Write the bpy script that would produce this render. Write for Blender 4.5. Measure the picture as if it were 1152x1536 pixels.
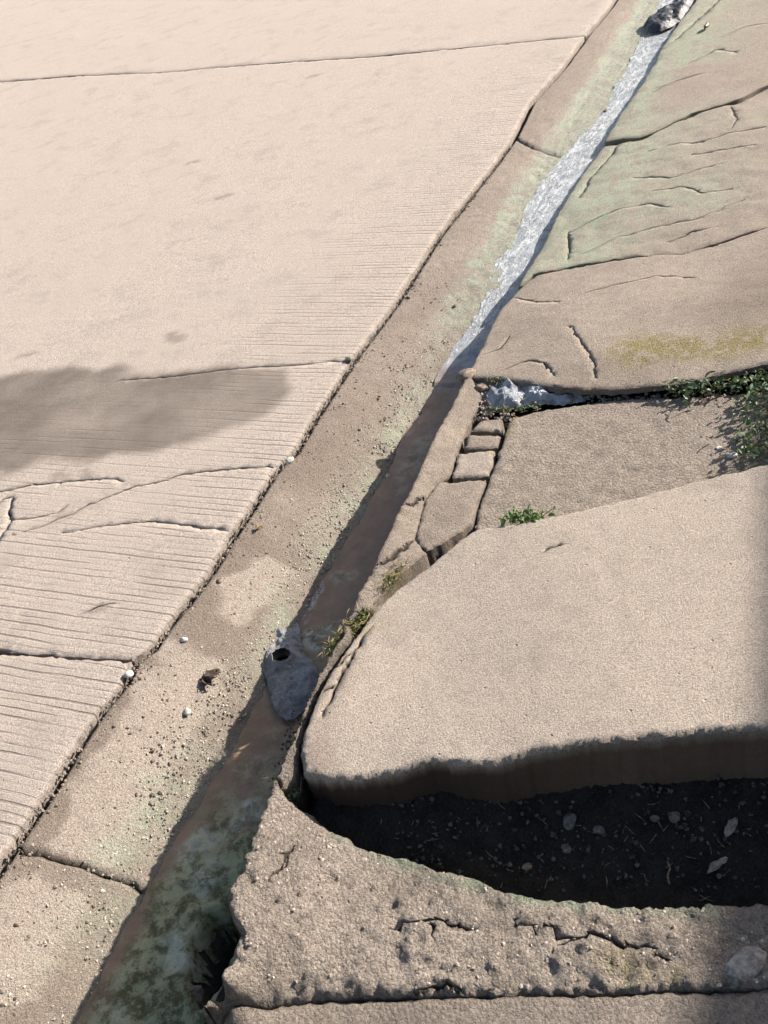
import bpy, bmesh, math, random
import numpy as np
from mathutils import Vector, Matrix
from mathutils.geometry import delaunay_2d_cdt

scene = bpy.context.scene
COL = scene.collection
for o in list(bpy.data.objects):
    bpy.data.objects.remove(o)

# ------------------------------------------------------------------ camera
FPX, CAMH = 1600.0, 1.5            # focal length in photo pixels (1152 x 1536), eye height above the road
v1 = np.array([844., -1468., FPX])      # vanishing direction of the gutter
v2 = np.array([-4043., -128., FPX])     # vanishing direction of the road grooves
nrm = np.cross(v1, v2); nrm /= np.linalg.norm(nrm)
if nrm[1] > 0: nrm = -nrm
fwd = np.array([0, 0, 1.]) - nrm*nrm[2]; fwd /= np.linalg.norm(fwd)
rgt = np.cross(fwd, nrm)
RW = np.array([rgt, fwd, nrm])
GD = (RW @ v1)[:2]; GD /= np.linalg.norm(GD)      # along the gutter
PD = np.array([GD[1], -GD[0]])                    # across the gutter, road to wall

cam_data = bpy.data.cameras.new('camera')
cam = bpy.data.objects.new('camera', cam_data); COL.objects.link(cam)
cam_data.sensor_fit = 'VERTICAL'; cam_data.sensor_height = 36.0
cam_data.lens = 36.0*FPX/1536.0
cam_data.clip_start = 0.02; cam_data.clip_end = 2000
m = Matrix.Identity(4)
for i in range(3):
    m[i][0] = RW[i][0]; m[i][1] = -RW[i][1]; m[i][2] = -RW[i][2]
m[2][3] = CAMH
cam.matrix_world = m
scene.camera = cam

# ------------------------------------------------------------------ daylight
SUN_AZ, SUN_EL = math.radians(76), math.radians(29)
world = bpy.data.worlds.new('World'); scene.world = world; world.use_nodes = True
wt = world.node_tree; wt.nodes.clear()
sky = wt.nodes.new('ShaderNodeTexSky'); sky.sky_type = 'NISHITA'; sky.sun_disc = False
sky.sun_elevation = SUN_EL; sky.sun_rotation = SUN_AZ
sky.air_density = 1.0; sky.dust_density = 2.5; sky.ozone_density = 0.6
bg = wt.nodes.new('ShaderNodeBackground'); bg.inputs['Strength'].default_value = 0.08
wo = wt.nodes.new('ShaderNodeOutputWorld')
wt.links.new(sky.outputs[0], bg.inputs[0]); wt.links.new(bg.outputs[0], wo.inputs[0])
sun_data = bpy.data.lights.new('sun', 'SUN'); sun_data.energy = 5.0; sun_data.angle = math.radians(0.53)
sun_data.color = (1.0, 0.93, 0.86)
sun = bpy.data.objects.new('sun', sun_data); COL.objects.link(sun)
SD = Vector((math.sin(SUN_AZ)*math.cos(SUN_EL), math.cos(SUN_AZ)*math.cos(SUN_EL), math.sin(SUN_EL)))
sun.rotation_euler = SD.to_track_quat('Z', 'Y').to_euler()
vs = scene.view_settings
vs.view_transform = 'Standard'; vs.look = 'None'; vs.gamma = 1.0; vs.use_curve_mapping = False
vs.exposure = 0.97

# ------------------------------------------------------------------ helpers: geometry
rng = np.random.default_rng(7)
random.seed(7)

def at(px, py, z=0.0):
    """the place at height z that the photograph shows at (px, py)"""
    d = RW @ np.array([px-576., py-768., FPX]); t = (z-CAMH)/d[2]
    return np.array([0, 0, CAMH]) + d*t
def ats(pts, z=0.0):
    return np.array([at(p[0], p[1], p[2] if len(p) > 2 else z) for p in pts])
def gp(g, p):
    return GD*g + PD*p
def to_g(xy): return xy @ GD
def to_p(xy): return xy @ PD

def _hash(ix, iy, seed):
    h = (ix*374761393 + iy*668265263 + seed*974711) & 0xffffffff
    h = ((h ^ (h >> 13))*1274126177) & 0xffffffff
    return ((h ^ (h >> 16)) & 0xffff)/65535.0
def vnoise(x, y, seed=0):
    ix = np.floor(x).astype(np.int64); iy = np.floor(y).astype(np.int64)
    fx = x-ix; fy = y-iy
    fx = fx*fx*(3-2*fx); fy = fy*fy*(3-2*fy)
    a = _hash(ix, iy, seed); b = _hash(ix+1, iy, seed); c = _hash(ix, iy+1, seed); d = _hash(ix+1, iy+1, seed)
    return (a+(b-a)*fx)+((c+(d-c)*fx)-(a+(b-a)*fx))*fy
def fbm(xy, scale, octaves=4, seed=0, gain=0.5):
    x = xy[:, 0]*scale; y = xy[:, 1]*scale; s = 0; a = 1; t = 0
    for k in range(octaves):
        s = s + a*(vnoise(x, y, seed+k*17)-0.5); t += a
        x = x*2.03+13.7; y = y*2.03+7.1; a *= gain
    return s/t*2          # about -1..1

def sstep(a, b, x):
    t = np.clip((x-a)/(b-a), 0, 1); return t*t*(3-2*t)

def resample(pts, step, closed=False):
    pts = np.asarray(pts, float)
    if closed: pts = np.vstack([pts, pts[:1]])
    seg = np.linalg.norm(np.diff(pts[:, :2], axis=0), axis=1)
    cum = np.concatenate([[0], np.cumsum(seg)])
    out = []
    t = 0.0
    while t < cum[-1]-1e-9:
        i = np.searchsorted(cum, t, 'right')-1
        i = min(i, len(seg)-1)
        f = (t-cum[i])/max(seg[i], 1e-9)
        q = pts[i]+(pts[i+1]-pts[i])*f
        out.append(q)
        st = step(q) if callable(step) else step
        t += st
    if not closed: out.append(pts[-1])
    return np.array(out)

def seg_dist(xy, poly, closed=True):
    """distance of points to a polyline"""
    poly = np.asarray(poly, float)[:, :2]
    best = np.full(len(xy), 1e9)
    n = len(poly)
    for i in range(n if closed else n-1):
        a = poly[i]; b = poly[(i+1) % n]; ab = b-a; L = ab@ab
        if L < 1e-12: continue
        t = np.clip(((xy-a)@ab)/L, 0, 1)
        d = np.linalg.norm(xy-(a+t[:, None]*ab), axis=1)
        best = np.minimum(best, d)
    return best
def inside(xy, poly):
    poly = np.asarray(poly, float)[:, :2]
    r = np.zeros(len(xy), bool); n = len(poly)
    x, y = xy[:, 0], xy[:, 1]
    for i in range(n):
        a = poly[i]; b = poly[(i+1) % n]
        c = ((a[1] > y) != (b[1] > y))
        if abs(b[1]-a[1]) < 1e-12: continue
        xi = (b[0]-a[0])*(y-a[1])/(b[1]-a[1])+a[0]
        r ^= c & (x < xi)
    return r
def sdf(xy, pxpoly, z=0.0):
    """signed distance (positive inside) to a patch outlined in the photograph"""
    w = ats(pxpoly, z)[:, :2]
    d = seg_dist(xy, w, True)
    return np.where(inside(xy, w), d, -d)
def patch(xy, pxpoly, soft, z=0.0, wob=0.0, scale=8, seed=3):
    d = sdf(xy, pxpoly, z)
    if wob: d = d+wob*fbm(xy, scale, 4, seed)
    return sstep(-soft, soft, d)

class TPS:
    """smooth surface through points"""
    def __init__(s, pts, reg=1e-5):
        pts = np.asarray(pts, float)
        s.c = pts[:, :2].mean(0); s.P = pts[:, :2]-s.c
        n = len(pts)
        K = s._k(s.P, s.P)+reg*np.eye(n)
        A = np.zeros((n+3, n+3)); A[:n, :n] = K
        Q = np.hstack([np.ones((n, 1)), s.P]); A[:n, n:] = Q; A[n:, :n] = Q.T
        s.w = np.linalg.lstsq(A, np.concatenate([pts[:, 2], np.zeros(3)]), rcond=None)[0]
    def _k(s, a, b):
        d2 = ((a[:, None, :]-b[None, :, :])**2).sum(2)
        return np.where(d2 > 1e-14, d2*np.log(np.maximum(d2, 1e-14))*0.5, 0)
    def __call__(s, xy):
        q = np.asarray(xy)-s.c; out = np.empty(len(q))
        for i in range(0, len(q), 20000):
            b = q[i:i+20000]
            out[i:i+20000] = s._k(b, s.P)@s.w[:-3]+s.w[-3]+b@s.w[-2:]
        return out

def new_obj(name, verts, faces, mat, parent=None, attrs=None, smooth=True):
    me = bpy.data.meshes.new(name)
    me.from_pydata([tuple(v) for v in verts], [], [tuple(f) for f in faces])
    if mat is not None: me.materials.append(mat)
    if smooth: me.polygons.foreach_set('use_smooth', [True]*len(me.polygons))
    for k, v in (attrs or {}).items():
        a = me.attributes.new(k, 'FLOAT', 'POINT'); a.data.foreach_set('value', np.asarray(v, np.float32))
    me.update()
    o = bpy.data.objects.new(name, me); COL.objects.link(o)
    if parent is not None: o.parent = parent
    return o
def tag(o, label=None, cat=None, group=None, kind=None):
    for k, v in (('label', label), ('category', cat), ('group', group), ('kind', kind)):
        if v: o[k] = v
    return o
def empty(name, loc=(0, 0, 0)):
    o = bpy.data.objects.new(name, None); COL.objects.link(o); o.location = loc
    o.empty_display_size = 0.1
    return o

def slab(name, mat, outline, parent=None, ctrl=(), space=0.012, estep=0.008, jit=0.003, jscale=40, thick=0.12,
         cracks=(), und=0.002, unds=4, fine=0.0012, fines=40, drop=0.004, attr=None, seed=1, extra_z=None, zfun=None, face_shade=False):
    """a cast piece: outline and control heights traced from the photograph, rough edges, cracks cut as grooves, undulating top, real thickness"""
    ow = ats(outline)
    tps = TPS(np.vstack([ow, ats(ctrl)]) if len(ctrl) else ow) if zfun is None else zfun
    dist = lambda q: math.hypot(q[0], q[1])
    es = (lambda q: estep*max(1.0, dist(q)/1.6))
    loop = resample(ow, es, True)[:, :2]
    n = len(loop)
    tan = np.roll(loop, -1, 0)-np.roll(loop, 1, 0); tan /= np.maximum(np.linalg.norm(tan, axis=1), 1e-9)[:, None]
    nor = np.stack([-tan[:, 1], tan[:, 0]], 1)
    j = jit*(fbm(loop, jscale, 4, seed+5)+0.6*fbm(loop, jscale*5, 2, seed+9))
    loop = loop+nor*j[:, None]
    # cracks
    cpts, cedges, side = [], [], []
    for cr in cracks:
        cw = ats(cr['pts'], cr.get('z', 0.0))[:, :2]
        c = resample(cw, cr.get('step', 0.010), False)[:, :2]
        t = np.gradient(c, axis=0); t /= np.maximum(np.linalg.norm(t, axis=1), 1e-9)[:, None]
        nn = np.stack([-t[:, 1], t[:, 0]], 1)
        c = c+nn*(cr.get('jit', 0.005)*(fbm(c, 24, 4, seed+31)+1.0*fbm(c, 110, 2, seed+33)))[:, None]
        u = np.linspace(0, 1, len(c))
        w = cr.get('w', 0.003)*(0.55+0.9*np.clip(fbm(c, 25, 3, seed+41)+0.5, 0, 1.4))
        if cr.get('taper', True): w = w*np.minimum(1, np.minimum(u, 1-u)*4+0.12)
        k = inside(c, loop) & (seg_dist(c, loop) > 0.004)
        base = len(cpts)
        idx = {}
        for i in range(len(c)):
            if not k[i]: continue
            dd = cr.get('d', 0.008)*min(1, w[i]/max(cr.get('w', .003), 1e-6)+.25)
            idx[i] = len(cpts)
            cpts.append((c[i]+nn[i]*w[i]*0.72, dd)); cpts.append((c[i]-nn[i]*w[i]*0.72, dd))
            side.append(c[i]+nn[i]*w[i]*1.05); side.append(c[i]-nn[i]*w[i]*1.05)
        for i in idx:
            if i+1 in idx: cedges.append((idx[i], idx[i+1])); cedges.append((idx[i]+1, idx[i+1]+1))
    # interior points
    lo = loop.min(0); hi = loop.max(0)
    gx = np.arange(lo[0], hi[0], space); gy = np.arange(lo[1], hi[1], space*0.866)
    X, Y = np.meshgrid(gx, gy); X = X+(np.arange(len(gy)) % 2)[:, None]*space*0.5
    P = np.stack([X.ravel(), Y.ravel()], 1); P = P+rng.uniform(-.22, .22, P.shape)*space
    P = P[inside(P, loop)]
    dl = seg_dist(P, loop); P = P[dl > space*0.55]
    ring = loop-nor*0.0
    # an inner ring a few millimetres in keeps the arris crisp
    sgn = 1 if inside(loop+nor*0.003, loop).mean() > 0.5 else -1
    inner = loop+nor*sgn*(0.005+0.003*rng.random(n))[:, None]
    inner = inner[inside(inner, loop)]
    if len(inner): inner = inner[seg_dist(inner, loop) > 0.003]
    side = np.array(side).reshape(-1, 2)
    if len(side): side = side[inside(side, loop)]; side = side[seg_dist(side, loop) > 0.002]
    if len(cpts):
        C = np.array([c[0] for c in cpts])
        for cr in cracks:
            cw = ats(cr['pts'], cr.get('z', 0.0))[:, :2]
            P = P[seg_dist(P, cw, False) > max(0.006, cr.get('w', .003)*1.6)]
    else: C = np.zeros((0, 2))
    allp = np.vstack([loop, C, side, inner, P])
    edges = [(i, (i+1) % n) for i in range(n)]+[(n+a, n+b) for a, b in cedges]
    vo, eo, fo, ov, oe, of = delaunay_2d_cdt([Vector(p) for p in allp], edges, [], 1, 1e-6, True)
    V = np.array([(v.x, v.y) for v in vo])
    nv = len(V)
    orig = np.array([o[0] if len(o) else -1 for o in ov])
    z = tps(V)
    z = z+und*fbm(V, unds, 3, seed+2)+fine*fbm(V, fines, 3, seed+3)
    if extra_z is not None: z = z+extra_z(V)
    isb = (orig >= 0) & (orig < n)
    z[isb] -= drop*(0.5+rng.random(isb.sum()))
    depth = np.zeros(nv)
    cd = np.array([c[1] for c in cpts]) if cpts else np.zeros(0)
    isc = (orig >= n) & (orig < n+len(C))
    depth[isc] = cd[orig[isc]-n]
    z = z-depth
    A = dict(attr(V, z) if attr else {})
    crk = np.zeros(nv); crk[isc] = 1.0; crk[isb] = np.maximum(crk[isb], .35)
    A['crack'] = crk
    if face_shade: A['moss'] = A.get('moss', np.zeros(nv))
    # thickness: a skirt down from the outline
    faces = [tuple(f) for f in fo if len(f) == 3]
    cen = np.array([V[list(f)].mean(0) for f in faces])
    ok = inside(cen, loop)
    faces = [f for f, k_ in zip(faces, ok) if k_]
    cnt = {}
    for f in faces:
        for a, b in ((f[0], f[1]), (f[1], f[2]), (f[2], f[0])):
            cnt[(a, b)] = 1
    be = [(a, b) for (a, b) in cnt if (b, a) not in cnt]
    verts = [(V[i, 0], V[i, 1], z[i]) for i in range(nv)]
    # orientation
    f0 = faces[0]; a, b, c = [V[i] for i in f0]
    if (b[0]-a[0])*(c[1]-a[1])-(b[1]-a[1])*(c[0]-a[0]) < 0:
        faces = [(f[0], f[2], f[1]) for f in faces]; be = [(b_, a_) for a_, b_ in be]
    low = {}
    for k in A: A[k] = np.asarray(A[k], float)
    keys = list(A)
    Al = {k: list(A[k]) for k in keys}
    def lowv(i, lev):
        if (i, lev) not in low:
            low[(i, lev)] = len(verts)
            r = 0.005*(rng.random(2)-.5)
            verts.append((V[i, 0]+r[0], V[i, 1]+r[1], z[i]-thick*((0.08 if face_shade else 0.45) if lev == 0 else 1.0)))
            for k in keys: Al[k].append((0.3 if not face_shade else .25+.65*float(sstep(-.30, -.60, V[i]@PD))) if k == 'crack' else (1.0 if face_shade and k == 'damp_shade' else Al[k][i]))  # ramp front: its shade is painted on as brown-black, deepest at the left
        return low[(i, lev)]
    dupv = {}
    def topv(i):
        if i not in dupv:
            dupv[i] = len(verts); verts.append(verts[i])
            for k in keys: Al[k].append(Al[k][i])
        return dupv[i]
    for a, b in be:
        a0, b0, a1, b1 = lowv(a, 0), lowv(b, 0), lowv(a, 1), lowv(b, 1)
        faces.append((topv(b), topv(a), a0, b0)); faces.append((b0, a0, a1, b1))
    o = new_obj(name, verts, faces, mat, parent, Al)
    ck = np.asarray(Al['crack']) > .5        # broken edges inside a crack stay sharp
    if ck.any() and not face_shade:
        o.data.polygons.foreach_set('use_smooth', [not ck[list(f)].any() for f in faces])
    return o

def grid_obj(name, mat, XY, Z, parent=None, attrs=None):
    """XY (n, m, 2), Z (n, m): a sheet"""
    n, mm = Z.shape
    verts = np.concatenate([XY.reshape(-1, 2), Z.reshape(-1, 1)], 1)
    idx = np.arange(n*mm).reshape(n, mm)
    f = np.stack([idx[:-1, :-1], idx[:-1, 1:], idx[1:, 1:], idx[1:, :-1]], -1).reshape(-1, 4)
    a = verts[f[0, 1]]-verts[f[0, 0]]; b = verts[f[0, 3]]-verts[f[0, 0]]
    if a[0]*b[1]-a[1]*b[0] < 0: f = f[:, ::-1]
    return new_obj(name, verts, f.tolist(), mat, parent, attrs)

# ------------------------------------------------------------------ helpers: materials
class NT:
    def __init__(s, name):
        s.m = bpy.data.materials.new(name); s.m.use_nodes = True
        s.t = s.m.node_tree; s.t.nodes.clear()
        s.out = s.n('ShaderNodeOutputMaterial'); s.b = s.n('ShaderNodeBsdfPrincipled')
        s.l(s.b.outputs[0], s.out.inputs[0])
        s.geo = s.n('ShaderNodeNewGeometry')
        s.pos = s.geo.outputs['Position']
    def n(s, t): return s.t.nodes.new(t)
    def l(s, a, b): s.t.links.new(a, b)
    def put(s, sock, v):
        if isinstance(v, (int, float)): sock.default_value = v
        elif isinstance(v, (tuple, list)):
            sock.default_value = (tuple(v)+(1,))[:4] if len(sock.default_value) == 4 else v
        else: s.l(v, sock)
    def noise(s, scale, detail=4, rough=0.55, vec=None, dist=0.0):
        n = s.n('ShaderNodeTexNoise'); n.inputs['Scale'].default_value = scale; n.inputs['Detail'].default_value = detail
        n.inputs['Roughness'].default_value = rough; n.inputs['Distortion'].default_value = dist
        s.l(vec if vec is not None else s.pos, n.inputs['Vector']); return n.outputs[0]
    def vor(s, scale, feature='F1', out='Distance', vec=None):
        n = s.n('ShaderNodeTexVoronoi'); n.feature = feature; n.inputs['Scale'].default_value = scale
        s.l(vec if vec is not None else s.pos, n.inputs['Vector']); return n.outputs[out]
    def math(s, op, a, b=0.0, c=0.0, clamp=False):
        n = s.n('ShaderNodeMath'); n.operation = op; n.use_clamp = clamp
        s.put(n.inputs[0], a); s.put(n.inputs[1], b); s.put(n.inputs[2], c); return n.outputs[0]
    def ramp(s, v, lo, hi, a=0.0, b=1.0, smooth=True):
        n = s.n('ShaderNodeMapRange'); n.interpolation_type = 'SMOOTHSTEP' if smooth else 'LINEAR'
        s.put(n.inputs[0], v); n.inputs[1].default_value = lo; n.inputs[2].default_value = hi
        n.inputs[3].default_value = a; n.inputs[4].default_value = b; return n.outputs[0]
    def mix(s, f, a, b, mode='MIX'):
        n = s.n('ShaderNodeMix'); n.data_type = 'RGBA'; n.blend_type = mode
        s.put(n.inputs[0], f); s.put(n.inputs[6], a); s.put(n.inputs[7], b); return n.outputs[2]
    def attr(s, name):
        n = s.n('ShaderNodeAttribute'); n.attribute_name = name; return n.outputs['Fac']
    def bump(s, h, dist, strength=1.0, normal=None):
        n = s.n('ShaderNodeBump'); n.inputs['Distance'].default_value = dist; n.inputs['Strength'].default_value = strength
        s.l(h, n.inputs['Height'])
        if normal is not None: s.l(normal, n.inputs['Normal'])
        return n.outputs[0]
    def dot(s, vec):
        n = s.n('ShaderNodeVectorMath'); n.operation = 'DOT_PRODUCT'; s.l(s.pos, n.inputs[0]); n.inputs[1].default_value = vec
        return n.outputs['Value']

TINE = 0.0212
def mat_concrete(name, base, dark, grain=1.0, coarse=0.0, speck=0.35, tine=False, damp_shade_col=None, algae_col=(0.30, 0.36, 0.25), rough=0.9, mott=0.5):
    k = NT(name)
    big = k.ramp(k.noise(2.3, 6, 0.6), 0.3, 0.72)
    mid = k.ramp(k.noise(17, 6, 0.65), 0.28, 0.75)
    col = k.mix(k.math('MULTIPLY', k.math('ADD', k.math('MULTIPLY', big, 0.55), k.math('MULTIPLY', mid, 0.45)), mott), base, dark)
    fine = k.noise(300, 3, 0.8)
    col = k.mix(min(1, speck*1.5), col, k.mix(k.ramp(fine, 0.38, 0.62), tuple(x*0.40 for x in base), tuple(min(.85, x*1.36) for x in base)))
    # pits and pale grains
    pit = k.ramp(k.vor(130), 0.03, 0.11, 1.0, 0.0)
    col = k.mix(k.math('MULTIPLY', pit, 0.5), col, tuple(x*0.3 for x in base))
    chip = k.ramp(k.vor(46, 'F1'), 0.0, 0.16, 1.0, 0.0)
    chipm = k.math('MULTIPLY', chip, k.ramp(k.noise(31, 2), 0.52, 0.62))
    col = k.mix(k.math('MULTIPLY', chipm, 0.55), col, tuple(x*0.38 for x in base))
    blot = k.ramp(k.noise(6.5, 7, 0.72), 0.50, 0.66)
    col = k.mix(k.math('MULTIPLY', blot, 0.34*mott*2), col, tuple(x*0.62 for x in base))
    if coarse > 0:
        vc = k.vor(150, 'F1', 'Color')
        sep = k.n('ShaderNodeSeparateColor'); k.l(vc, sep.inputs[0])
        stone = k.mix(k.ramp(sep.outputs[0], 0.1, 0.9), tuple(x*0.55 for x in base), tuple(min(.8, x*1.25) for x in base))
        col = k.mix(coarse*0.55, col, stone)
    grit = k.noise(620, 2, 0.8)
    h = k.math('ADD', k.math('MULTIPLY', k.noise(55, 5, 0.7), 0.45), k.math('MULTIPLY', fine, 1.0))
    h = k.math('ADD', h, k.math('MULTIPLY', grit, 0.55))
    h = k.math('SUBTRACT', h, k.math('MULTIPLY', pit, 0.45)); h = k.math('SUBTRACT', h, k.math('MULTIPLY', chipm, 1.2))
    if coarse > 0:
        h = k.math('SUBTRACT', h, k.math('MULTIPLY', k.vor(150), coarse*0.9))
    r = rough
    if tine:
        w = k.noise(7, 2, 0.5)
        ph = k.math('ADD', k.dot((GD[0], GD[1], 0)), k.math('MULTIPLY', w, 0.008))
        ph = k.math('ADD', ph, k.math('MULTIPLY', k.noise(1.3, 1), 0.03))
        s_ = k.math('SINE', k.math('MULTIPLY', ph, 2*math.pi/TINE))
        gro = k.ramp(s_, 0.35, 0.98)
        vm = k.n('ShaderNodeMapping'); vm.inputs['Rotation'].default_value = (0, 0, math.atan2(GD[1], GD[0])); vm.vector_type = 'TEXTURE'
        vm.inputs['Scale'].default_value = (1.0, 14.0, 1.0); k.l(k.pos, vm.inputs[0])
        brk = k.ramp(k.noise(42, 3, 0.6, vec=vm.outputs[0]), 0.46, 0.58)
        gro = k.math('MULTIPLY', k.math('MULTIPLY', gro, k.attr('tine')), k.math('ADD', k.math('MULTIPLY', brk, 0.82), 0.18))
        col = k.mix(k.math('MULTIPLY', gro, 0.6), col, tuple(x*0.34 for x in base))
        h = k.math('SUBTRACT', h, k.math('MULTIPLY', gro, 0.9))
    al = k.math('MULTIPLY', k.attr('algae'), k.ramp(k.noise(24, 7, 0.75), 0.36, 0.56))
    col = k.mix(k.math('MULTIPLY', al, 0.95), col, k.mix(k.ramp(fine, .35, .65), tuple(x*0.6 for x in algae_col), tuple(min(.8, x*1.2) for x in algae_col)))
    mo = k.math('MULTIPLY', k.attr('moss'), k.ramp(k.noise(45, 5, 0.7), 0.38, 0.55))
    col = k.mix(mo, col, k.mix(k.ramp(fine, .35, .65), (0.10, 0.085, 0.02), (0.36, 0.29, 0.10)))
    dp = k.attr('damp_shade')
    dc = damp_shade_col or tuple(x*0.42 for x in base)
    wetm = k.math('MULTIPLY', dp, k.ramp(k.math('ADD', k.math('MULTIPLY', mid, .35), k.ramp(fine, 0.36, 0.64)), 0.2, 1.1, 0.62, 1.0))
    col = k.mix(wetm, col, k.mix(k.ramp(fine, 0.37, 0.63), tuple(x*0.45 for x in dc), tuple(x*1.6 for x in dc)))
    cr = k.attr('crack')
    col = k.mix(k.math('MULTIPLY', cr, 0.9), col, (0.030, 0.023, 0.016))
    k.put(k.b.inputs['Base Color'], col)
    k.put(k.b.inputs['Roughness'], k.math('SUBTRACT', rough, k.math('MULTIPLY', k.attr('wet'), k.ramp(k.noise(60, 4), .3, .7, .35, .7))))
    k.b.inputs['Specular IOR Level'].default_value = 0.35
    k.put(k.b.inputs['Normal'], k.bump(h, 0.0045*grain, 1.0))
    return k.m

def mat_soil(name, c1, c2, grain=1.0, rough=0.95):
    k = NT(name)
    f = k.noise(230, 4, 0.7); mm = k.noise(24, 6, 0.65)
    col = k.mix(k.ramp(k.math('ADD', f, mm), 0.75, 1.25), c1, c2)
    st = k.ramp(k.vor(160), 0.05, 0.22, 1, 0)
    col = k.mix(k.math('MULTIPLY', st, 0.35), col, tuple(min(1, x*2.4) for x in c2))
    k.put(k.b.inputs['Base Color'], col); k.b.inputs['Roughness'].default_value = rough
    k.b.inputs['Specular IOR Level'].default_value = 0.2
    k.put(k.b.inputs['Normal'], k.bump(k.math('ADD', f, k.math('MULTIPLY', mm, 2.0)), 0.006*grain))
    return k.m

def mat_simple(name, c1, c2, scale=60, rough=0.7, bump=0.002, spec=0.4, trans=0.0):
    k = NT(name)
    f = k.noise(scale, 5, 0.65)
    k.put(k.b.inputs['Base Color'], k.mix(k.ramp(f, 0.35, 0.65), c1, c2))
    k.b.inputs['Roughness'].default_value = rough; k.b.inputs['Specular IOR Level'].default_value = spec
    k.put(k.b.inputs['Normal'], k.bump(f, bump))
    if trans: k.b.inputs['Subsurface Weight'].default_value = 0.0
    return k.m

M_ROAD = mat_concrete('road_concrete', (0.50, 0.425, 0.36), (0.43, 0.36, 0.30), grain=0.8, tine=True, speck=0.38, damp_shade_col=(0.125, 0.10, 0.08))
M_APRON = mat_concrete('gutter_concrete', (0.45, 0.375, 0.31), (0.37, 0.305, 0.25), grain=1.25, coarse=0.35, speck=0.42, damp_shade_col=(0.20, 0.158, 0.122), algae_col=(0.44, 0.49, 0.36))
M_RAMP = mat_concrete('ramp_concrete', (0.47, 0.395, 0.32), (0.40, 0.33, 0.265), grain=0.8, coarse=0.15, speck=0.38)
M_OLD = mat_concrete('worn_slab_concrete', (0.40, 0.33, 0.265), (0.30, 0.243, 0.19), grain=1.1, coarse=0.3, speck=0.42, damp_shade_col=(0.16, 0.125, 0.095))
M_RAMPF = mat_concrete('ramp_concrete_face_shade', (0.47, 0.395, 0.32), (0.40, 0.33, 0.265), grain=0.8, coarse=0.15, speck=0.38, damp_shade_col=(0.135, 0.075, 0.045))  # dark tone serves the damp toe and the shade painted on the front face
M_COARSE = mat_concrete('coarse_concrete', (0.41, 0.34, 0.275), (0.33, 0.27, 0.215), grain=1.7, coarse=0.7, speck=0.42)
M_PAVE = mat_concrete('old_pavement_concrete', (0.41, 0.34, 0.275), (0.31, 0.25, 0.20), grain=1.4, coarse=0.3, speck=0.4, algae_col=(0.42, 0.45, 0.33))
M_KERB = mat_concrete('kerb_concrete', (0.42, 0.345, 0.275), (0.33, 0.265, 0.205), grain=1.2, coarse=0.3, speck=0.42)
M_BROKEN = mat_concrete('broken_concrete', (0.46, 0.385, 0.315), (0.32, 0.26, 0.205), grain=2.2, coarse=0.8, speck=0.6)
M_SOIL = mat_soil('joint_soil', (0.016, 0.012, 0.009), (0.06, 0.046, 0.033))
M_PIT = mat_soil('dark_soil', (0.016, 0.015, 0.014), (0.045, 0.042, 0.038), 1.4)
M_GROUND = mat_soil('earth', (0.16, 0.12, 0.09), (0.30, 0.24, 0.18))

# ------------------------------------------------------------------ ground and road
s = 400.0
gnd = new_obj('ground', [(-s, -s, -.34), (s, -s, -.34), (s, s, -.34), (-s, s, -.34)], [(0, 1, 2, 3)], M_GROUND); tag(gnd, kind='structure')

JOINT = [(958, -55), (915, 10), (885, 45), (845, 100), (797, 152), (769, 208), (735, 255), (692, 308), (655, 355), (625, 403), (590, 457), (560, 497), (531, 533),
         (506, 572), (470, 625), (441, 675), (408, 708), (384, 745), (350, 795), (315, 852), (280, 898), (246, 940), (225, 972), (198, 991), (186, 1020),
         (150, 1062), (110, 1122), (70, 1187), (36, 1237), (5, 1285)]
C1 = [(880, 54), (700, 72), (575, 85), (400, 98), (250, 112), (120, 118), (0, 128)]
C2 = [(528, 537), (495, 543), (430, 549), (385, 551), (340, 556), (200, 572), (0, 598)]
C4 = [(198, 990), (140, 987), (100, 984), (50, 981), (0, 978)]
def ext(pts, dist):
    """carry a line on beyond the frame, across the road"""
    a, b = ats(pts)[-2][:2], ats(pts)[-1][:2]
    d = -PD
    return np.vstack([ats(pts)[:, :2], b+d*dist])
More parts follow.
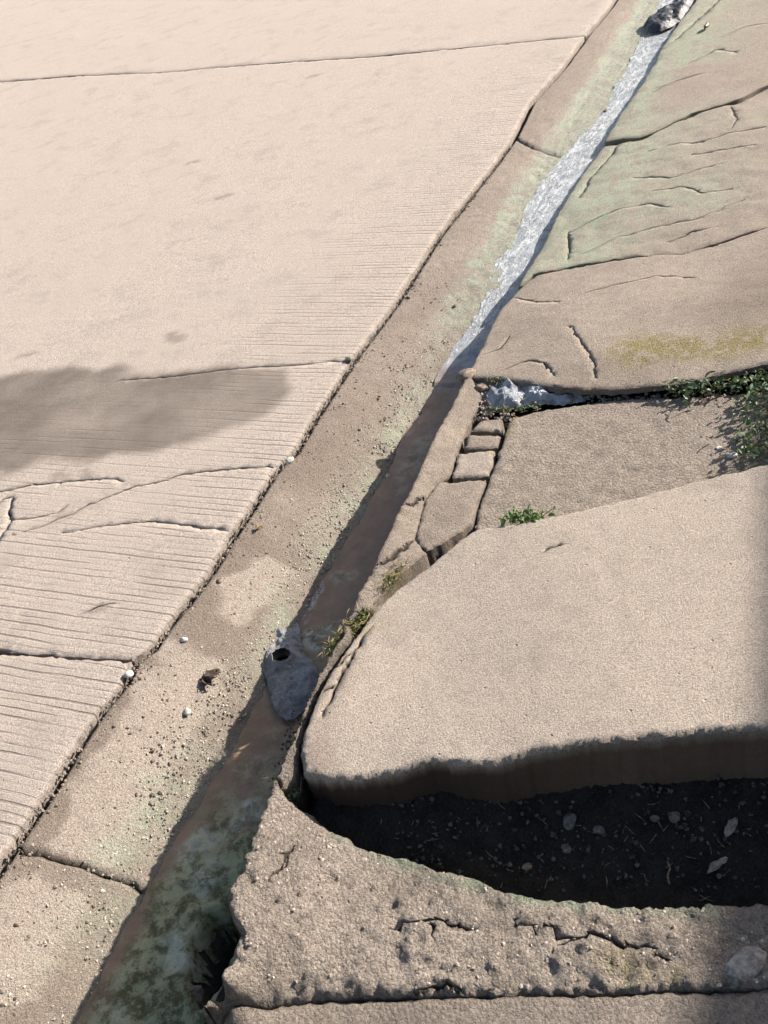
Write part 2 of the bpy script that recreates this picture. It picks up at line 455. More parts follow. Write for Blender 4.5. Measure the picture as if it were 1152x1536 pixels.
def road_attr(xy, z):
    A = {}
    p = to_p(xy); g = to_g(xy)
    # tine grooves: kept near the gutter, worn off by wheels further out
    keep = 0.62+0.35*fbm(xy, 1.6, 3, 5)
    near = sstep(-2.0, -1.55, p+0.16*fbm(xy, 2.5, 3, 8))
    lowpart = np.maximum(sstep(1.62, 1.5, g+0.05*fbm(xy, 3, 2, 4)), 0.55*sstep(2.3, 1.7, g+0.2*fbm(xy, 3, 2, 4)))
    A['tine'] = np.clip(np.maximum(near*0.85, lowpart*0.9)*keep*1.35*(1-0.45*sstep(2.6, 4.0, g))+0.05, 0, 1)
    d = patch(xy, [(-260, 640), (-60, 575), (60, 562), (130, 548), (230, 566), (320, 552), (420, 556), (438, 585), (400, 625), (330, 655), (230, 680), (130, 692), (0, 705), (-260, 730)], 0.032, 0, 0.06, 9, 3)
    d = d*np.clip(0.92+0.45*fbm(xy, 5, 4, 12), 0, 1)
    for q in ([(248, 503), (262, 499), (278, 504), (280, 511), (262, 516), (249, 511)], [(76, 712), (90, 706), (106, 712), (100, 722), (82, 722)], [(118, 708), (130, 704), (142, 710), (136, 720), (122, 720)],
              [(128, 917), (150, 905), (172, 906), (160, 914), (135, 921)]):
        d = np.maximum(d, 0.55*patch(xy, q, 0.012, 0, 0.012, 40, 6))
    for a, b in ((40, 535), (290, 245), (335, 297), (470, 116)):
        w = at(a, b)[:2]; d = np.maximum(d, 0.6*sstep(0.035, 0.008, np.linalg.norm((xy-w)*np.array([0.6, 1.3]), axis=1)+0.02*fbm(xy, 40, 3, 5)))
    A['damp_shade'] = np.clip(d, 0, 1)
    jw = ats(JOINT)[:, :2]
    A['algae'] = np.zeros(len(xy)); A['moss'] = np.zeros(len(xy)); A['wet'] = np.zeros(len(xy))
    return A

road = tag(empty('road', (0, 0, 0)), kind='structure')
J = ats(JOINT)[:, :2]
J = np.vstack([J[0]+GD*9, J])          # carries on up the street
Jlow = J[-1]-GD*0.9
gap = 0.005
def jbetween(i0, i1): return J[i0:i1+1]-PD*gap
def iJ(px, py):
    w = at(px, py)[:2]; return int(np.argmin(np.linalg.norm(J-w, axis=1)))
i1, i2, i4 = iJ(885, 45), iJ(531, 533), iJ(198, 991)
def flat(q, z=0.0): return np.hstack([q, np.full((len(q), 1), z)])
class Plane:
    def __call__(s, xy): 
        xy = np.asarray(xy); return -0.004*np.abs(fbm(xy, 0.6, 2, 9))+0.006*(-(to_p(xy)+1.39))
def slab_w(name, mat, w, **k):
    g_at = globals()['ats']
    def fake(pts, z=0.0, _o=g_at):
        if isinstance(pts, np.ndarray) and pts.shape[1] == 3: return pts
        return _o(pts, z)
    globals()['ats'] = fake
    try: return slab(name, mat, w, **k)
    finally: globals()['ats'] = g_at
E1, E4 = ext(C1, 5.0), ext(C4, 5.0)
def off(q, d): return q+GD*d
common = dict(parent=road, zfun=Plane(), thick=0.2, attr=road_attr, und=0.003, unds=1.5)
far1 = np.vstack([jbetween(0, i1), off(E1, 0.004), (J[0]-PD*9.5)[None]])
slab_w('concrete_slab', M_ROAD, flat(far1), space=0.05, estep=0.02, jit=0.006, seed=11, **common)
HC = [dict(pts=[(524, 539), (495, 543), (430, 549), (385, 551), (340, 556), (260, 566), (180, 573)], w=0.0012, d=.004),
      dict(pts=[(428, 698), (350, 703), (270, 712), (240, 722), (190, 735), (140, 755), (100, 775), (60, 792), (20, 806)], w=0.0021, d=0.007),
      dict(pts=[(-60, 752), (0, 741), (50, 730), (110, 724), (165, 719), (186, 724)], w=0.0021, d=0.006),
      dict(pts=[(-20, 772), (5, 752), (20, 748), (14, 770), (16, 784), (2, 806), (-12, 830)], w=0.0024, d=0.006),
      dict(pts=[(16, 783), (55, 779), (84, 771), (100, 760)], w=0.0018, d=0.005),
      dict(pts=[(345, 798), (290, 788), (230, 782), (165, 788), (95, 800)], w=0.0015, d=0.005),
      dict(pts=[(128, 918), (148, 908), (170, 905)], w=0.0024, d=0.004)]
s3 = np.vstack([jbetween(i1, i4), off(E4, 0.003), off(E1, -0.004)[::-1]])
slab_w('concrete_slab', M_ROAD, flat(s3), space=0.021, estep=0.009, jit=0.006, seed=13, cracks=HC, **common)
s4 = np.vstack([jbetween(i4, len(J)-1), (Jlow-PD*gap)[None], (Jlow-PD*5)[None], off(E4, -0.004)[::-1]])
slab_w('concrete_slab', M_ROAD, flat(s4), space=0.013, estep=0.009, jit=0.006, seed=14, **common)

# ------------------------------------------------------------------ gutter
def gut_z(g, p):
    D = np.interp(g, [0.0, 0.8, 1.3, 1.9, 2.3, 2.6, 2.9, 3.4, 9], [.160, .155, .150, .140, .125, .085, .045, .036, .034])
    u = np.clip((p+1.385)/0.30, 0, 1)
    z = -0.004-D*(0.35*u+0.65*u*u*(3-2*u))
    return z
HOLE = [(352, 1372), (360, 1400), (345, 1440), (330, 1480), (300, 1512), (290, 1470), (296, 1420), (318, 1380)]
def gut_attr(xy, z):
    g = to_g(xy); p = to_p(xy)
    A = {}
    n = fbm(xy, 6, 4, 21); n2 = fbm(xy, 22, 3, 22)
    damp_shade = np.clip(0.85+0.5*n+0.15*n2, 0.4, 1.0)
    dry = np.zeros(len(xy))
    for q in ([(215, 1010), (262, 996), (320, 978), (318, 1010), (285, 1050), (275, 1100), (228, 1150), (214, 1200), (215, 1245), (140, 1272), (70, 1272), (90, 1225), (130, 1160), (170, 1085)],
              [(-40, 1370), (0, 1345), (50, 1312), (95, 1312), (122, 1345), (118, 1400), (95, 1440), (40, 1468), (-40, 1500)],
              [(330, 872), (398, 826), (440, 822), (436, 850), (398, 890), (345, 922), (318, 920)],
              [(245, 945), (290, 965), (330, 960), (330, 985), (240, 1000)]):
        dry = np.maximum(dry, patch(xy, q, 0.009, -0.02, 0.035, 16, 23))
    damp_shade = damp_shade*(1-0.93*dry)
    up = sstep(2.4, 3.4, g)
    damp_shade = np.maximum(damp_shade*(1-0.45*up), 0.9*sstep(-1.245, -1.20, p+0.02*n))
    A['damp_shade'] = damp_shade
    wet = sstep(-1.30, -1.22, p+0.035*n)
    A['wet'] = wet
    # green film along the water
    A['algae'] = np.clip(sstep(-1.29, -1.22, p+0.04*n2)*(0.55+0.9*up+0.9*fbm(xy, 5.0, 3, 29)), 0, 1)*sstep(.2, .5, g)
    A['algae'] = np.maximum(A['algae'], np.clip(sstep(.045, .012, np.abs(p+1.20+.012*n2))*(.5+1.2*fbm(xy, 8, 3, 35)), 0, 1)*sstep(1.1, 1.35, g))
    A['damp_shade'] = A['damp_shade']*(1-.6*A['algae'])
    A['moss'] = np.zeros(len(xy))
    A['crack'] = np.zeros(len(xy))
    return A
gutter = tag(empty('gutter', (0, 0, 0)), kind='structure')
K1 = ats([(5, 1288), (60, 1284), (100, 1285), (150, 1287), (215, 1296), (300, 1320)], -0.03)[:, :2]
K2 = ats([(770, 208), (783, 214), (800, 222), (850, 228), (920, 235)], -0.01)[:, :2]
PG = np.arange(-1.383, -0.80, 0.0062)
def kline(K):
    p = to_p(K); g = to_g(K); i = np.argsort(p)
    base = np.interp(PG, p[i], g[i])
    q = np.stack([PG, np.zeros_like(PG)+base[0]], 1)
    return base+0.006*fbm(q, 30, 3, 77)
def gut_slab(ga, gb, step, rows, seed):
    n = int((np.mean(gb)-np.mean(ga))/step)
    u = np.linspace(0, 1, n)[:, None]
    G = ga[None, :]*(1-u)+gb[None, :]*u
    P = np.repeat(PG[None, :], n, 0)
    JG, JP = to_g(J)[::-1], to_p(J)[::-1]
    P = P+(np.interp(G, JG, JP)+.0125+1.383)*(1-sstep(-1.383, -1.27, P))
    XY = G[..., None]*GD+P[..., None]*PD
    xy = XY.reshape(-1, 2)
    # frayed edge along the road joint
    e = np.zeros(P.shape, bool); e[:, 0] = True; e = e.reshape(-1)
    xy[e] += PD*(0.004*fbm(xy[e], 35, 3, 91)+0.004)[:, None]
    Z = gut_z(G, P).reshape(-1)
    rough_ = 0.6+0.8*sstep(-1.27, -1.2, P.reshape(-1))
    Z = Z+rough_*(0.004*fbm(xy, 9, 3, 31)+0.0030*fbm(xy, 38, 3, 32)+0.0022*fbm(xy, 110, 2, 33))
    hole = patch(xy, HOLE, 0.015, -0.14)
    Z -= 0.10*hole
    A = gut_attr(xy, Z); A['crack'] = np.maximum(A['crack'], hole)
    Z[e] -= 0.010
    A['crack'][e] = 0.7
    for row in rows:
        r = np.zeros((n, len(PG)), bool); r[row] = True; r = r.reshape(-1)
        Z[r] -= 0.012; A['crack'][r] = 0.9
    return grid_obj('gutter_slab', M_APRON, xy.reshape(n, len(PG), 2), Z.reshape(n, len(PG)), gutter, A)
ones = np.ones_like(PG)
k1, k2 = kline(K1), kline(K2)
gut_slab(ones*0.05, k1-0.001, 0.0065, (-1,), 1)
gut_slab(k1+0.001, k2-0.002, 0.0085, (0, -1), 2)
gut_slab(k2+0.002, ones*9, 0.022, (0,), 4)

# soil in the joint between road and gutter, and under everything on the right
jl = resample(np.vstack([J, Jlow[None]]), 0.012)
XY = np.stack([jl-PD*0.03, jl-PD*0.01, jl+PD*0.004, jl+PD*0.018], 1)
Zj = np.zeros(XY.shape[:2])-0.026+0.010*fbm(XY.reshape(-1, 2), 45, 3, 55).reshape(XY.shape[:2]); Zj[:, 0] = -.04; Zj[:, 3] -= 0.012
jf = grid_obj('joint_soil', M_SOIL, XY, Zj); tag(jf, kind='stuff')
jf.parent = gutter

# ------------------------------------------------------------------ right-hand side
WALL = [(1060, -30, 0), (1045, 0, 0), (1022, 30, 0), (1000, 62, 0), (965, 125, 0), (932, 172, 0), (905, 217, 0), (872, 264, 0.0), (832, 330, 0.004), (802, 388, .008), (772, 432, .015),
        (745, 472, .025), (722, 522, .035), (702, 560, .055), (682, 600, .066), (658, 642, .073), (634, 692, .077), (611, 742, .08), (585, 796, .08), (560, 852, .08), (538, 892, .08)]
pav = tag(empty('pavement', (0, 0, 0)), kind='structure')
def base_attr(algae=None, damp_shade=None, moss=None, wet=None):
    def f(xy, z):
        zz = np.zeros(len(xy))
        return {'algae': zz if algae is None else np.clip(algae(xy), 0, 1), 'damp_shade': zz if damp_shade is None else np.clip(damp_shade(xy), 0, 1),
                'moss': zz if moss is None else np.clip(moss(xy), 0, 1), 'wet': zz if wet is None else np.clip(wet(xy), 0, 1), 'tine': zz}
    return f
def wi(a, b):      # part of the wall line between two picture rows
    return [q for q in WALL if a <= q[1] <= b]
# the upper pavement, broken along one open crack into two plates
BC = [(905, 217, 0.0), (935, 211, .012), (965, 208, .015), (1000, 191, .018), (1040, 173, .02), (1085, 159, .02), (1112, 151, .018), (1135, 138, .015), (1180, 120, .015), (1800, -10, .02)]
def alg_up(xy):
    p = to_p(xy); n = fbm(xy, 3.2, 4, 61)
    a = sstep(-0.50, -0.92, p+0.16*n)
    a = np.maximum(1.3*a*(0.40+0.9*np.clip(n+.45, 0, 1)), 0.9*np.clip(.6+1.4*n, 0, 1)*patch(xy, [(840, 360), (880, 280), (930, 225), (1050, 200), (1152, 180), (1160, 330), (980, 330), (880, 350)], 0.12, 0, 0.3, 5, 62))
    bare = patch(xy, [(985, 180), (985, 140), (1020, 105), (1105, 95), (1120, 140), (1030, 172)], 0.05, 0, 0.05, 9, 63)
    return a*(1-bare)
top = wi(-100, 216)
far_w = gp(8.5, -0.93); far_r = gp(8.5, 2.6)
pts1 = [np.array([*far_w, 0.0]), *[at(*q) for q in top], *[at(q[0], q[1]-2.5, q[2]+.006) for q in BC], np.array([*far_r, .05])]
cr1 = [dict(pts=[(1012, 62), (1035, 42), (1058, 22), (1085, -5)], w=0.0023, d=0.012, step=0.012), dict(pts=[(1030, 100), (1075, 80), (1100, 84)], w=0.0012, d=0.006, step=0.011),
       dict(pts=[(980, 140), (1010, 128), (1050, 118)], w=0.0010, d=.005, step=.011), dict(pts=[(1085, 60), (1120, 45), (1160, 40)], w=0.0012, d=.006, step=.011)]
slab_w('pavement_slab', M_PAVE, np.array(pts1), extra_z=lambda xy: .006+0*xy[:, 0], parent=pav, space=0.035, estep=0.012, jit=0.006, thick=0.07, cracks=cr1, und=0.006, unds=3, fine=.003, fines=22, attr=base_attr(alg_up), seed=21)
UT = [(778, 432, .02), (802, 412, .028), (850, 402, .035), (905, 393, .042), (960, 384, .048), (1020, 381, .05), (1060, 370, .052), (1152, 340, .058), (1800, 222, .06)]
mid_ = wi(217, 431)
pts2 = [at(q[0], q[1]+1.5, q[2]) for q in BC][::-1]+[at(*q) for q in mid_[1:]]+[at(q[0], q[1]-1.0, q[2]) for q in UT]
cr2 = [dict(pts=[(856, 352), (896, 335), (936, 325), (976, 322), (1000, 330)], w=0.0012, d=.0045, step=.010), dict(pts=[(870, 300), (883, 272), (902, 254), (915, 238), (926, 222)], w=0.0012, d=.0045, step=.010),
       dict(pts=[(1006, 384), (1036, 372), (1076, 366)], w=0.0020, d=.010, step=.010), dict(pts=[(976, 236), (1016, 227), (1056, 225), (1101, 211), (1150, 205)], w=0.0012, d=.0045, step=.010),
       dict(pts=[(955, 275), (1005, 281), (1046, 271), (1090, 260)], w=0.0012, d=.0045, step=.010), dict(pts=[(985, 300), (1026, 296), (1056, 310), (1100, 305)], w=0.0012, d=.0045, step=.010),
       dict(pts=[(852, 352), (855, 374), (853, 400)], w=0.0023, d=.010, step=.010), dict(pts=[(880, 395), (930, 372), (980, 362), (1050, 352), (1120, 322)], w=0.0008, d=.004, step=.010),
       dict(pts=[(1096, 170), (1104, 190), (1098, 205)], w=0.0012, d=.0045, step=.010), dict(pts=[(1040, 245), (1075, 240), (1130, 236)], w=0.0010, d=.005, step=.010)]
slab_w('pavement_slab', M_PAVE, np.array(pts2), parent=pav, space=0.022, estep=0.010, jit=0.006, thick=0.16, cracks=cr2, und=0.008, unds=5, fine=.006, fines=26, attr=base_attr(alg_up), seed=22)
# the rounded slab above the drain slot
UF = [(704, 566, .055), (738, 568, .06), (790, 574, .075), (840, 581, .088), (890, 583, .092), (940, 581, .095), (1000, 577, .098), (1060, 564, .10), (1152, 545, .11), (1800, 446, .12)]
pts3 = UT[::-1]+wi(431, 561)[1:]+UF
def dmp3(xy): return 0.75*patch(xy, [(1080, 470), (1130, 400), (1200, 330), (1300, 330), (1300, 500), (1152, 490), (1090, 500)], 0.14, .08, 0.12, 4, 64)+.35*patch(xy, [(800, 545), (900, 540), (1010, 540), (1030, 580), (850, 590)], .05, .1, .05, 9, 65)
def mos3(xy): return 0.85*patch(xy, [(930, 520), (1000, 508), (1060, 500), (1160, 480), (1160, 525), (1050, 545), (960, 555)], .05, .1, .08, 8, 66)
cr3 = [dict(pts=[(772, 440), (800, 452), (838, 462)], z=.04, w=0.0015, d=.006), dict(pts=[(856, 492), (866, 510), (890, 548), (893, 575)], z=.08, w=0.0012, d=.005), dict(pts=[(760, 552), (790, 543), (818, 550), (832, 570)], z=.07, w=0.0015, d=.007),
       dict(pts=[(880, 440), (930, 428), (990, 418), (1040, 422)], z=.06, w=0.0008, d=.004), dict(pts=[(728, 530), (750, 520), (765, 500)], z=.05, w=0.0012, d=.005)]
slab('pavement_slab', M_OLD, pts3, parent=pav, ctrl=[(850, 500, .082), (950, 480, .092), (1050, 470, .098), (800, 470, .05), (900, 560, .096), (1000, 555, .102)], space=0.014, estep=0.009, jit=0.006, thick=0.014, cracks=cr3,
     und=0.006, unds=5, fine=.002, attr=base_attr(None, dmp3, mos3), seed=23, drop=.004)
# the coarse lower slab
L2 = [(768, 627, .065), (800, 617, .065), (870, 606, .065), (930, 600, .065), (1010, 596, .07), (1115, 591, .08), (1700, 516, .08), (1730, 622, .085), (1152, 722, .075), (1040, 752, .07), (830, 803, .06), (722, 808, .06), (712, 790, .06), (720, 758, .062), (740, 705, .064), (752, 668, .065)]
slab('pavement_slab', M_COARSE, L2, parent=pav, space=0.011, estep=0.008, jit=0.004, thick=0.12, und=0.003, fine=.004, fines=45, attr=base_attr(None, None, lambda xy: .9*patch(xy, [(752, 628), (772, 626), (766, 655), (752, 660)], .012, .065, .012, 40, 67)), seed=24)
# the big ramp slab at the front
RS = [(556, 920, .085), (577, 900, .082), (600, 880, .078), (650, 843, .084), (688, 810, .088), (714, 793, .09), (760, 787, .095), (830, 775, .10), (930, 751, .105), (1040, 721, .11), (1152, 693, .12), (1800, 548, .125),
      (1830, 1008, .175), (1152, 1088, .165), (1000, 1103, .16), (880, 1114, .155), (800, 1127, .148), (742, 1143, .14), (690, 1143, .135), (645, 1139, .13), (600, 1154, .122), (540, 1166, .115), (490, 1169, .108), (456, 1161, .10),
      (447, 1120, .10), (462, 1078, .10), (480, 1032, .098), (505, 992, .095), (530, 958, .09)]
def dmp4(xy): return .5*patch(xy, [(456, 1165), (470, 1100), (500, 1010), (540, 950), (555, 985), (510, 1060), (490, 1130), (500, 1165)], .03, .08, .03, 15, 68)*(.5+.5*fbm(xy, 12, 3, 69))
cr4 = [dict(pts=[(556, 950), (535, 985), (520, 1020), (505, 1050), (488, 1085)], z=.075, w=.0028, d=.005), dict(pts=[(500, 1012), (515, 1005), (532, 988)], z=.075, w=.003, d=.005), dict(pts=[(470, 1062), (492, 1048), (505, 1038)], z=.078, w=.003, d=.005),
       dict(pts=[(815, 835), (830, 826), (848, 823)], z=.1, w=.002, d=.003)]
slab('ramp_slab', M_RAMPF, RS, parent=pav, ctrl=[(800, 950, .125), (1000, 900, .14), (650, 1000, .10)], space=0.013, estep=0.007, jit=0.0035, thick=0.30, cracks=cr4, und=0.004, unds=3, fine=.0016, attr=base_attr(None, dmp4, lambda xy: .6*patch(xy, [(540, 945), (560, 925), (572, 945), (548, 965)], .02, .07, .02, 30, 71)), seed=25, drop=.009, face_shade=True)
# kerb strip along the channel, with mortared blocks behind it
KL = [q for q in WALL if q[1] >= 560]
KR = [(722, 590, .05), (716, 612, .052), (700, 640, .055), (688, 672, .058), (676, 712, .06), (655, 724, .062), (637, 750, .064), (622, 808, .066), (640, 828, .07), (598, 862, .072), (574, 886, .072), (556, 914, .07), (538, 920, .068), (524, 930, .066)]
kerb_cr = [dict(pts=[(600, 772), (622, 760), (636, 748)], z=.06, w=.004, d=.006), dict(pts=[(560, 862), (580, 850), (600, 832), (622, 812)], z=.065, w=.005, d=.008)]
slab('kerb_strip', M_KERB, KL+KR[::-1], parent=pav, space=0.009, estep=0.007, jit=0.0028, thick=0.25, cracks=kerb_cr, und=0.005, unds=9, fine=.004, fines=45, attr=base_attr(None, lambda xy: .35+.4*fbm(xy, 12, 3, 70), lambda xy: .8*patch(xy, [(575, 880), (600, 850), (610, 862), (585, 892)], .015, .07, .015, 30, 72)), seed=26)
blocks = [([(722, 630, .062), (753, 627, .062), (751, 646, .062), (706, 646, .060)], 31), ([(702, 652, .062), (750, 651, .062), (747, 671, .062), (694, 673, .060)], 32),
          ([(687, 680, .062), (742, 675, .064), (733, 713, .064), (678, 716, .062)], 33),
          ([(637, 749, .064), (657, 723, .064), (729, 718, .066), (716, 757, .066), (708, 784, .068), (676, 806, .07), (640, 826, .07), (623, 809, .066)], 34)]
for b, sd in blocks:
    slab('kerb_block', M_KERB if sd != 33 else M_RAMP, b, parent=pav, space=0.009, estep=0.007, jit=0.004, thick=0.14, und=0.003, unds=12, fine=.002, fines=45, attr=base_attr(None, (lambda xy: .3+.4*fbm(xy, 14, 3, 73)) if sd != 33 else (lambda xy: .15+.2*fbm(xy, 14, 3, 73))), seed=sd)
# crumbling mortar left along the ramp's own edge
MS = [(522, 934, .085), (503, 968, .088), (490, 985, .09), (470, 1028, .09), (450, 1079, .09), (428, 1130, .092), (412, 1163, .094), (424, 1182, .085), (443, 1166, .085), (446, 1128, .09), (457, 1078, .088), (475, 1032, .086), (500, 992, .084), (526, 957, .082)]
slab('mortar_strip', M_BROKEN, MS, parent=pav, space=0.006, estep=0.005, jit=0.004, jscale=60, thick=0.2, und=0.004, unds=14, fine=.006, fines=60, drop=.008, attr=base_attr(None, lambda xy: .75+.5*fbm(xy, 20, 3, 84), lambda xy: .25+.5*fbm(xy, 15, 3, 85)), seed=43)
# front broken concrete and the last slab
rim = [(430, 1197, .075), (446, 1208, .072), (470, 1222, .06), (505, 1248, .05), (540, 1268, .045), (580, 1278, .042), (610, 1284, .04), (650, 1300, .04), (700, 1314, .04), (760, 1336, .04), (830, 1350, .04), (900, 1352, .04), (980, 1362, .04), (1060, 1358, .04), (1152, 1356, .04), (1800, 1344, .04)]
FL = [(300, 1520, .09), (316, 1496, .11), (334, 1478, .12), (338, 1450, .12), (352, 1418, .118), (362, 1396, .116), (346, 1376, .114), (342, 1345, .112), (362, 1300, .106), (381, 1250, .102), (396, 1210, .10), (412, 1166, .10)]
FB = [(1800, 1462, .045), (1152, 1480, .045), (1000, 1484, .045), (900, 1488, .045), (760, 1490, .045), (640, 1492, .05), (560, 1494, .05), (470, 1498, .055), (400, 1506, .065), (345, 1502, .08)]
def fr_damp(xy):
    d = .75*patch(xy, [(395, 1215), (430, 1200), (470, 1235), (470, 1290), (460, 1330), (400, 1330), (375, 1290)], .04, .07, .04, 12, 74)*(.6+.5*fbm(xy, 14, 3, 75))
    d = np.maximum(d, .6*patch(xy, [(820, 1380), (1000, 1385), (1100, 1390), (1100, 1460), (960, 1440), (860, 1410)], .05, .04, .05, 9, 76))
    return np.maximum(d, .05+.75*fbm(xy, 9, 4, 77))
fr_cr = [dict(pts=[(588, 1396), (612, 1392), (640, 1385), (668, 1388), (690, 1394), (715, 1390)], z=.05, w=.002, d=.006, jit=.011), dict(pts=[(642, 1386), (652, 1400), (648, 1416)], z=.05, w=.0018, d=.005, jit=.009), dict(pts=[(770, 1382), (800, 1392), (840, 1402), (868, 1414)], z=.045, w=.0018, d=.005, jit=.012),
         dict(pts=[(845, 1416), (880, 1406), (905, 1410), (930, 1426), (975, 1428), (1010, 1440)], z=.045, w=.002, d=.006, jit=.012), dict(pts=[(600, 1486), (640, 1482), (660, 1477), (700, 1486), (740, 1483)], z=.05, w=.003, d=.006, jit=.010), dict(pts=[(400, 1330), (420, 1310), (425, 1290), (445, 1270)], z=.08, w=.0025, d=.006, jit=.01)]
def lumpy(xy): return .008*fbm(xy, 18, 4, 78)-.006*np.clip(fbm(xy, 38, 3, 79)-.10, 0, 1)+.008*np.abs(fbm(xy, 60, 2, 83))+.004*fbm(xy, 120, 2, 85)
brk = slab('broken_slab', M_BROKEN, rim+FB+FL, parent=pav, ctrl=[(500, 1380, .072), (700, 1420, .055), (900, 1420, .048), (430, 1300, .085)], space=0.0072, estep=0.006, jit=0.0035, jscale=45, thick=0.22, cracks=fr_cr, und=0.008, unds=7, fine=.005, fines=40,
     attr=base_attr(lambda xy: .9*sstep(.035, .005, seg_dist(xy, ats([(520, 1256), (580, 1278), (650, 1300), (760, 1336), (900, 1352), (1060, 1358)], .04), False)+.012*fbm(xy, 30, 3, 91)), fr_damp, lambda xy: .7*patch(xy, [(900, 1440), (960, 1425), (1030, 1440), (1020, 1470), (930, 1470)], .03, .045, .05, 14, 80)), seed=41, extra_z=lumpy, drop=.008)
GS = [(q[0], q[1]+5, q[2]-.004) for q in FB]+[(330, 1540, .05), (330, 1700, .05), (1800, 1700, .04)]
slab('pavement_slab', M_COARSE, GS, parent=pav, space=0.012, estep=0.008, jit=0.004, thick=0.15, und=0.003, fine=.003, attr=base_attr(None, lambda xy: .3+.4*fbm(xy, 6, 3, 82)), seed=42)

# soil bed below the pavement pieces: seen in the pit, the drain slot and the joints
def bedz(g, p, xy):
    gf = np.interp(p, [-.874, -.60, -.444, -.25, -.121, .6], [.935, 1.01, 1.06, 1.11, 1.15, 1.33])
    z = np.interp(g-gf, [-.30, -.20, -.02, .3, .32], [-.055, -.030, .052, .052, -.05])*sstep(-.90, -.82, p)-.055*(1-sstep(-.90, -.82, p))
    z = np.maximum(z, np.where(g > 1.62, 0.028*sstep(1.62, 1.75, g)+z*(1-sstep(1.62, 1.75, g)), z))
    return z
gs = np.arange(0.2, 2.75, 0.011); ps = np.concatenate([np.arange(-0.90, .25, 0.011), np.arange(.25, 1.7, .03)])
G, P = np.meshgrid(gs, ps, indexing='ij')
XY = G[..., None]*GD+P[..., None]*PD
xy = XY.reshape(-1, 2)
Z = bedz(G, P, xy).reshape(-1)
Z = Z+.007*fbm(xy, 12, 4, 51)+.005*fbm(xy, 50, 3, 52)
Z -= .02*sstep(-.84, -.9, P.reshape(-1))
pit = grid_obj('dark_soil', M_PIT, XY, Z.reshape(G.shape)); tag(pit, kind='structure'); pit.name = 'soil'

# ------------------------------------------------------------------ the stream in the gutter
def mat_water():
    k = NT('murky_water')
    sm = k.n('ShaderNodeMapping'); sm.vector_type = 'TEXTURE'; sm.inputs['Rotation'].default_value = (0, 0, math.atan2(GD[1], GD[0])); sm.inputs['Scale'].default_value = (3.0, 1.0, 1.0)
    k.l(k.pos, sm.inputs[0]); sv = sm.outputs[0]
    f = k.noise(140, 4, 0.7); mm = k.noise(22, 5, 0.65)
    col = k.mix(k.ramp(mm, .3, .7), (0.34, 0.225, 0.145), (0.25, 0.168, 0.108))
    col = k.mix(k.attr('clear'), col, k.mix(k.ramp(mm, .35, .65), (0.40, 0.425, 0.45), (0.22, 0.24, 0.255)))  # silver-blue of the mirrored sky painted into the upstream base colour
    gr = k.attr('scum')
    gc = k.mix(k.ramp(k.noise(24, 8, 0.78, dist=.15), .43, .57), (0.125, 0.118, 0.05), (0.42, 0.41, 0.24))
    col = k.mix(gr, col, gc)
    pl = k.math('MULTIPLY', k.attr('pale'), k.ramp(k.noise(30, 8, 0.78, dist=.15), .42, .55))
    col = k.mix(pl, col, (0.64, 0.64, 0.50))
    fm = k.math('MULTIPLY', k.attr('glint'), k.ramp(k.math('ADD', k.math('MULTIPLY', k.noise(70, 5, 0.75, vec=sv, dist=.5), 0.6), k.math('MULTIPLY', k.noise(230, 3, .7), 0.4)), 0.45, 0.56))  # sparkle on the ripples painted as near-white colour
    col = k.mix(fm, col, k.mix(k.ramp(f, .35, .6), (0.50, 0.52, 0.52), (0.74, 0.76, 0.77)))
    k.put(k.b.inputs['Base Color'], col)
    solid = k.math('MAXIMUM', fm, k.math('MAXIMUM', k.math('MULTIPLY', gr, 0.8), pl))
    k.put(k.b.inputs['Roughness'], k.math('ADD', k.math('MULTIPLY', solid, 0.5), 0.05))
    k.b.inputs['IOR'].default_value = 1.33
    k.b.inputs['Specular IOR Level'].default_value = 0.5
    h = k.math('ADD', k.math('MULTIPLY', k.noise(26, 3, .6, dist=.8, vec=sv), 0.8), k.math('MULTIPLY', f, k.math('ADD', k.math('MULTIPLY', solid, 1.2), 0.10)))
    k.put(k.b.inputs['Normal'], k.bump(h, 0.005))
    return k.m
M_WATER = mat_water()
PLG = np.array([[.2, -1.155], [.5, -1.16], [1.0, -1.168], [1.42, -1.17], [1.56, -1.17], [1.9, -1.172], [2.2, -1.175], [2.57, -1.18], [2.70, -1.150], [3.03, -1.165], [3.55, -1.185], [3.95, -1.155], [4.4, -1.115], [5.3, -1.14], [6, -1.15], [9, -1.15]])
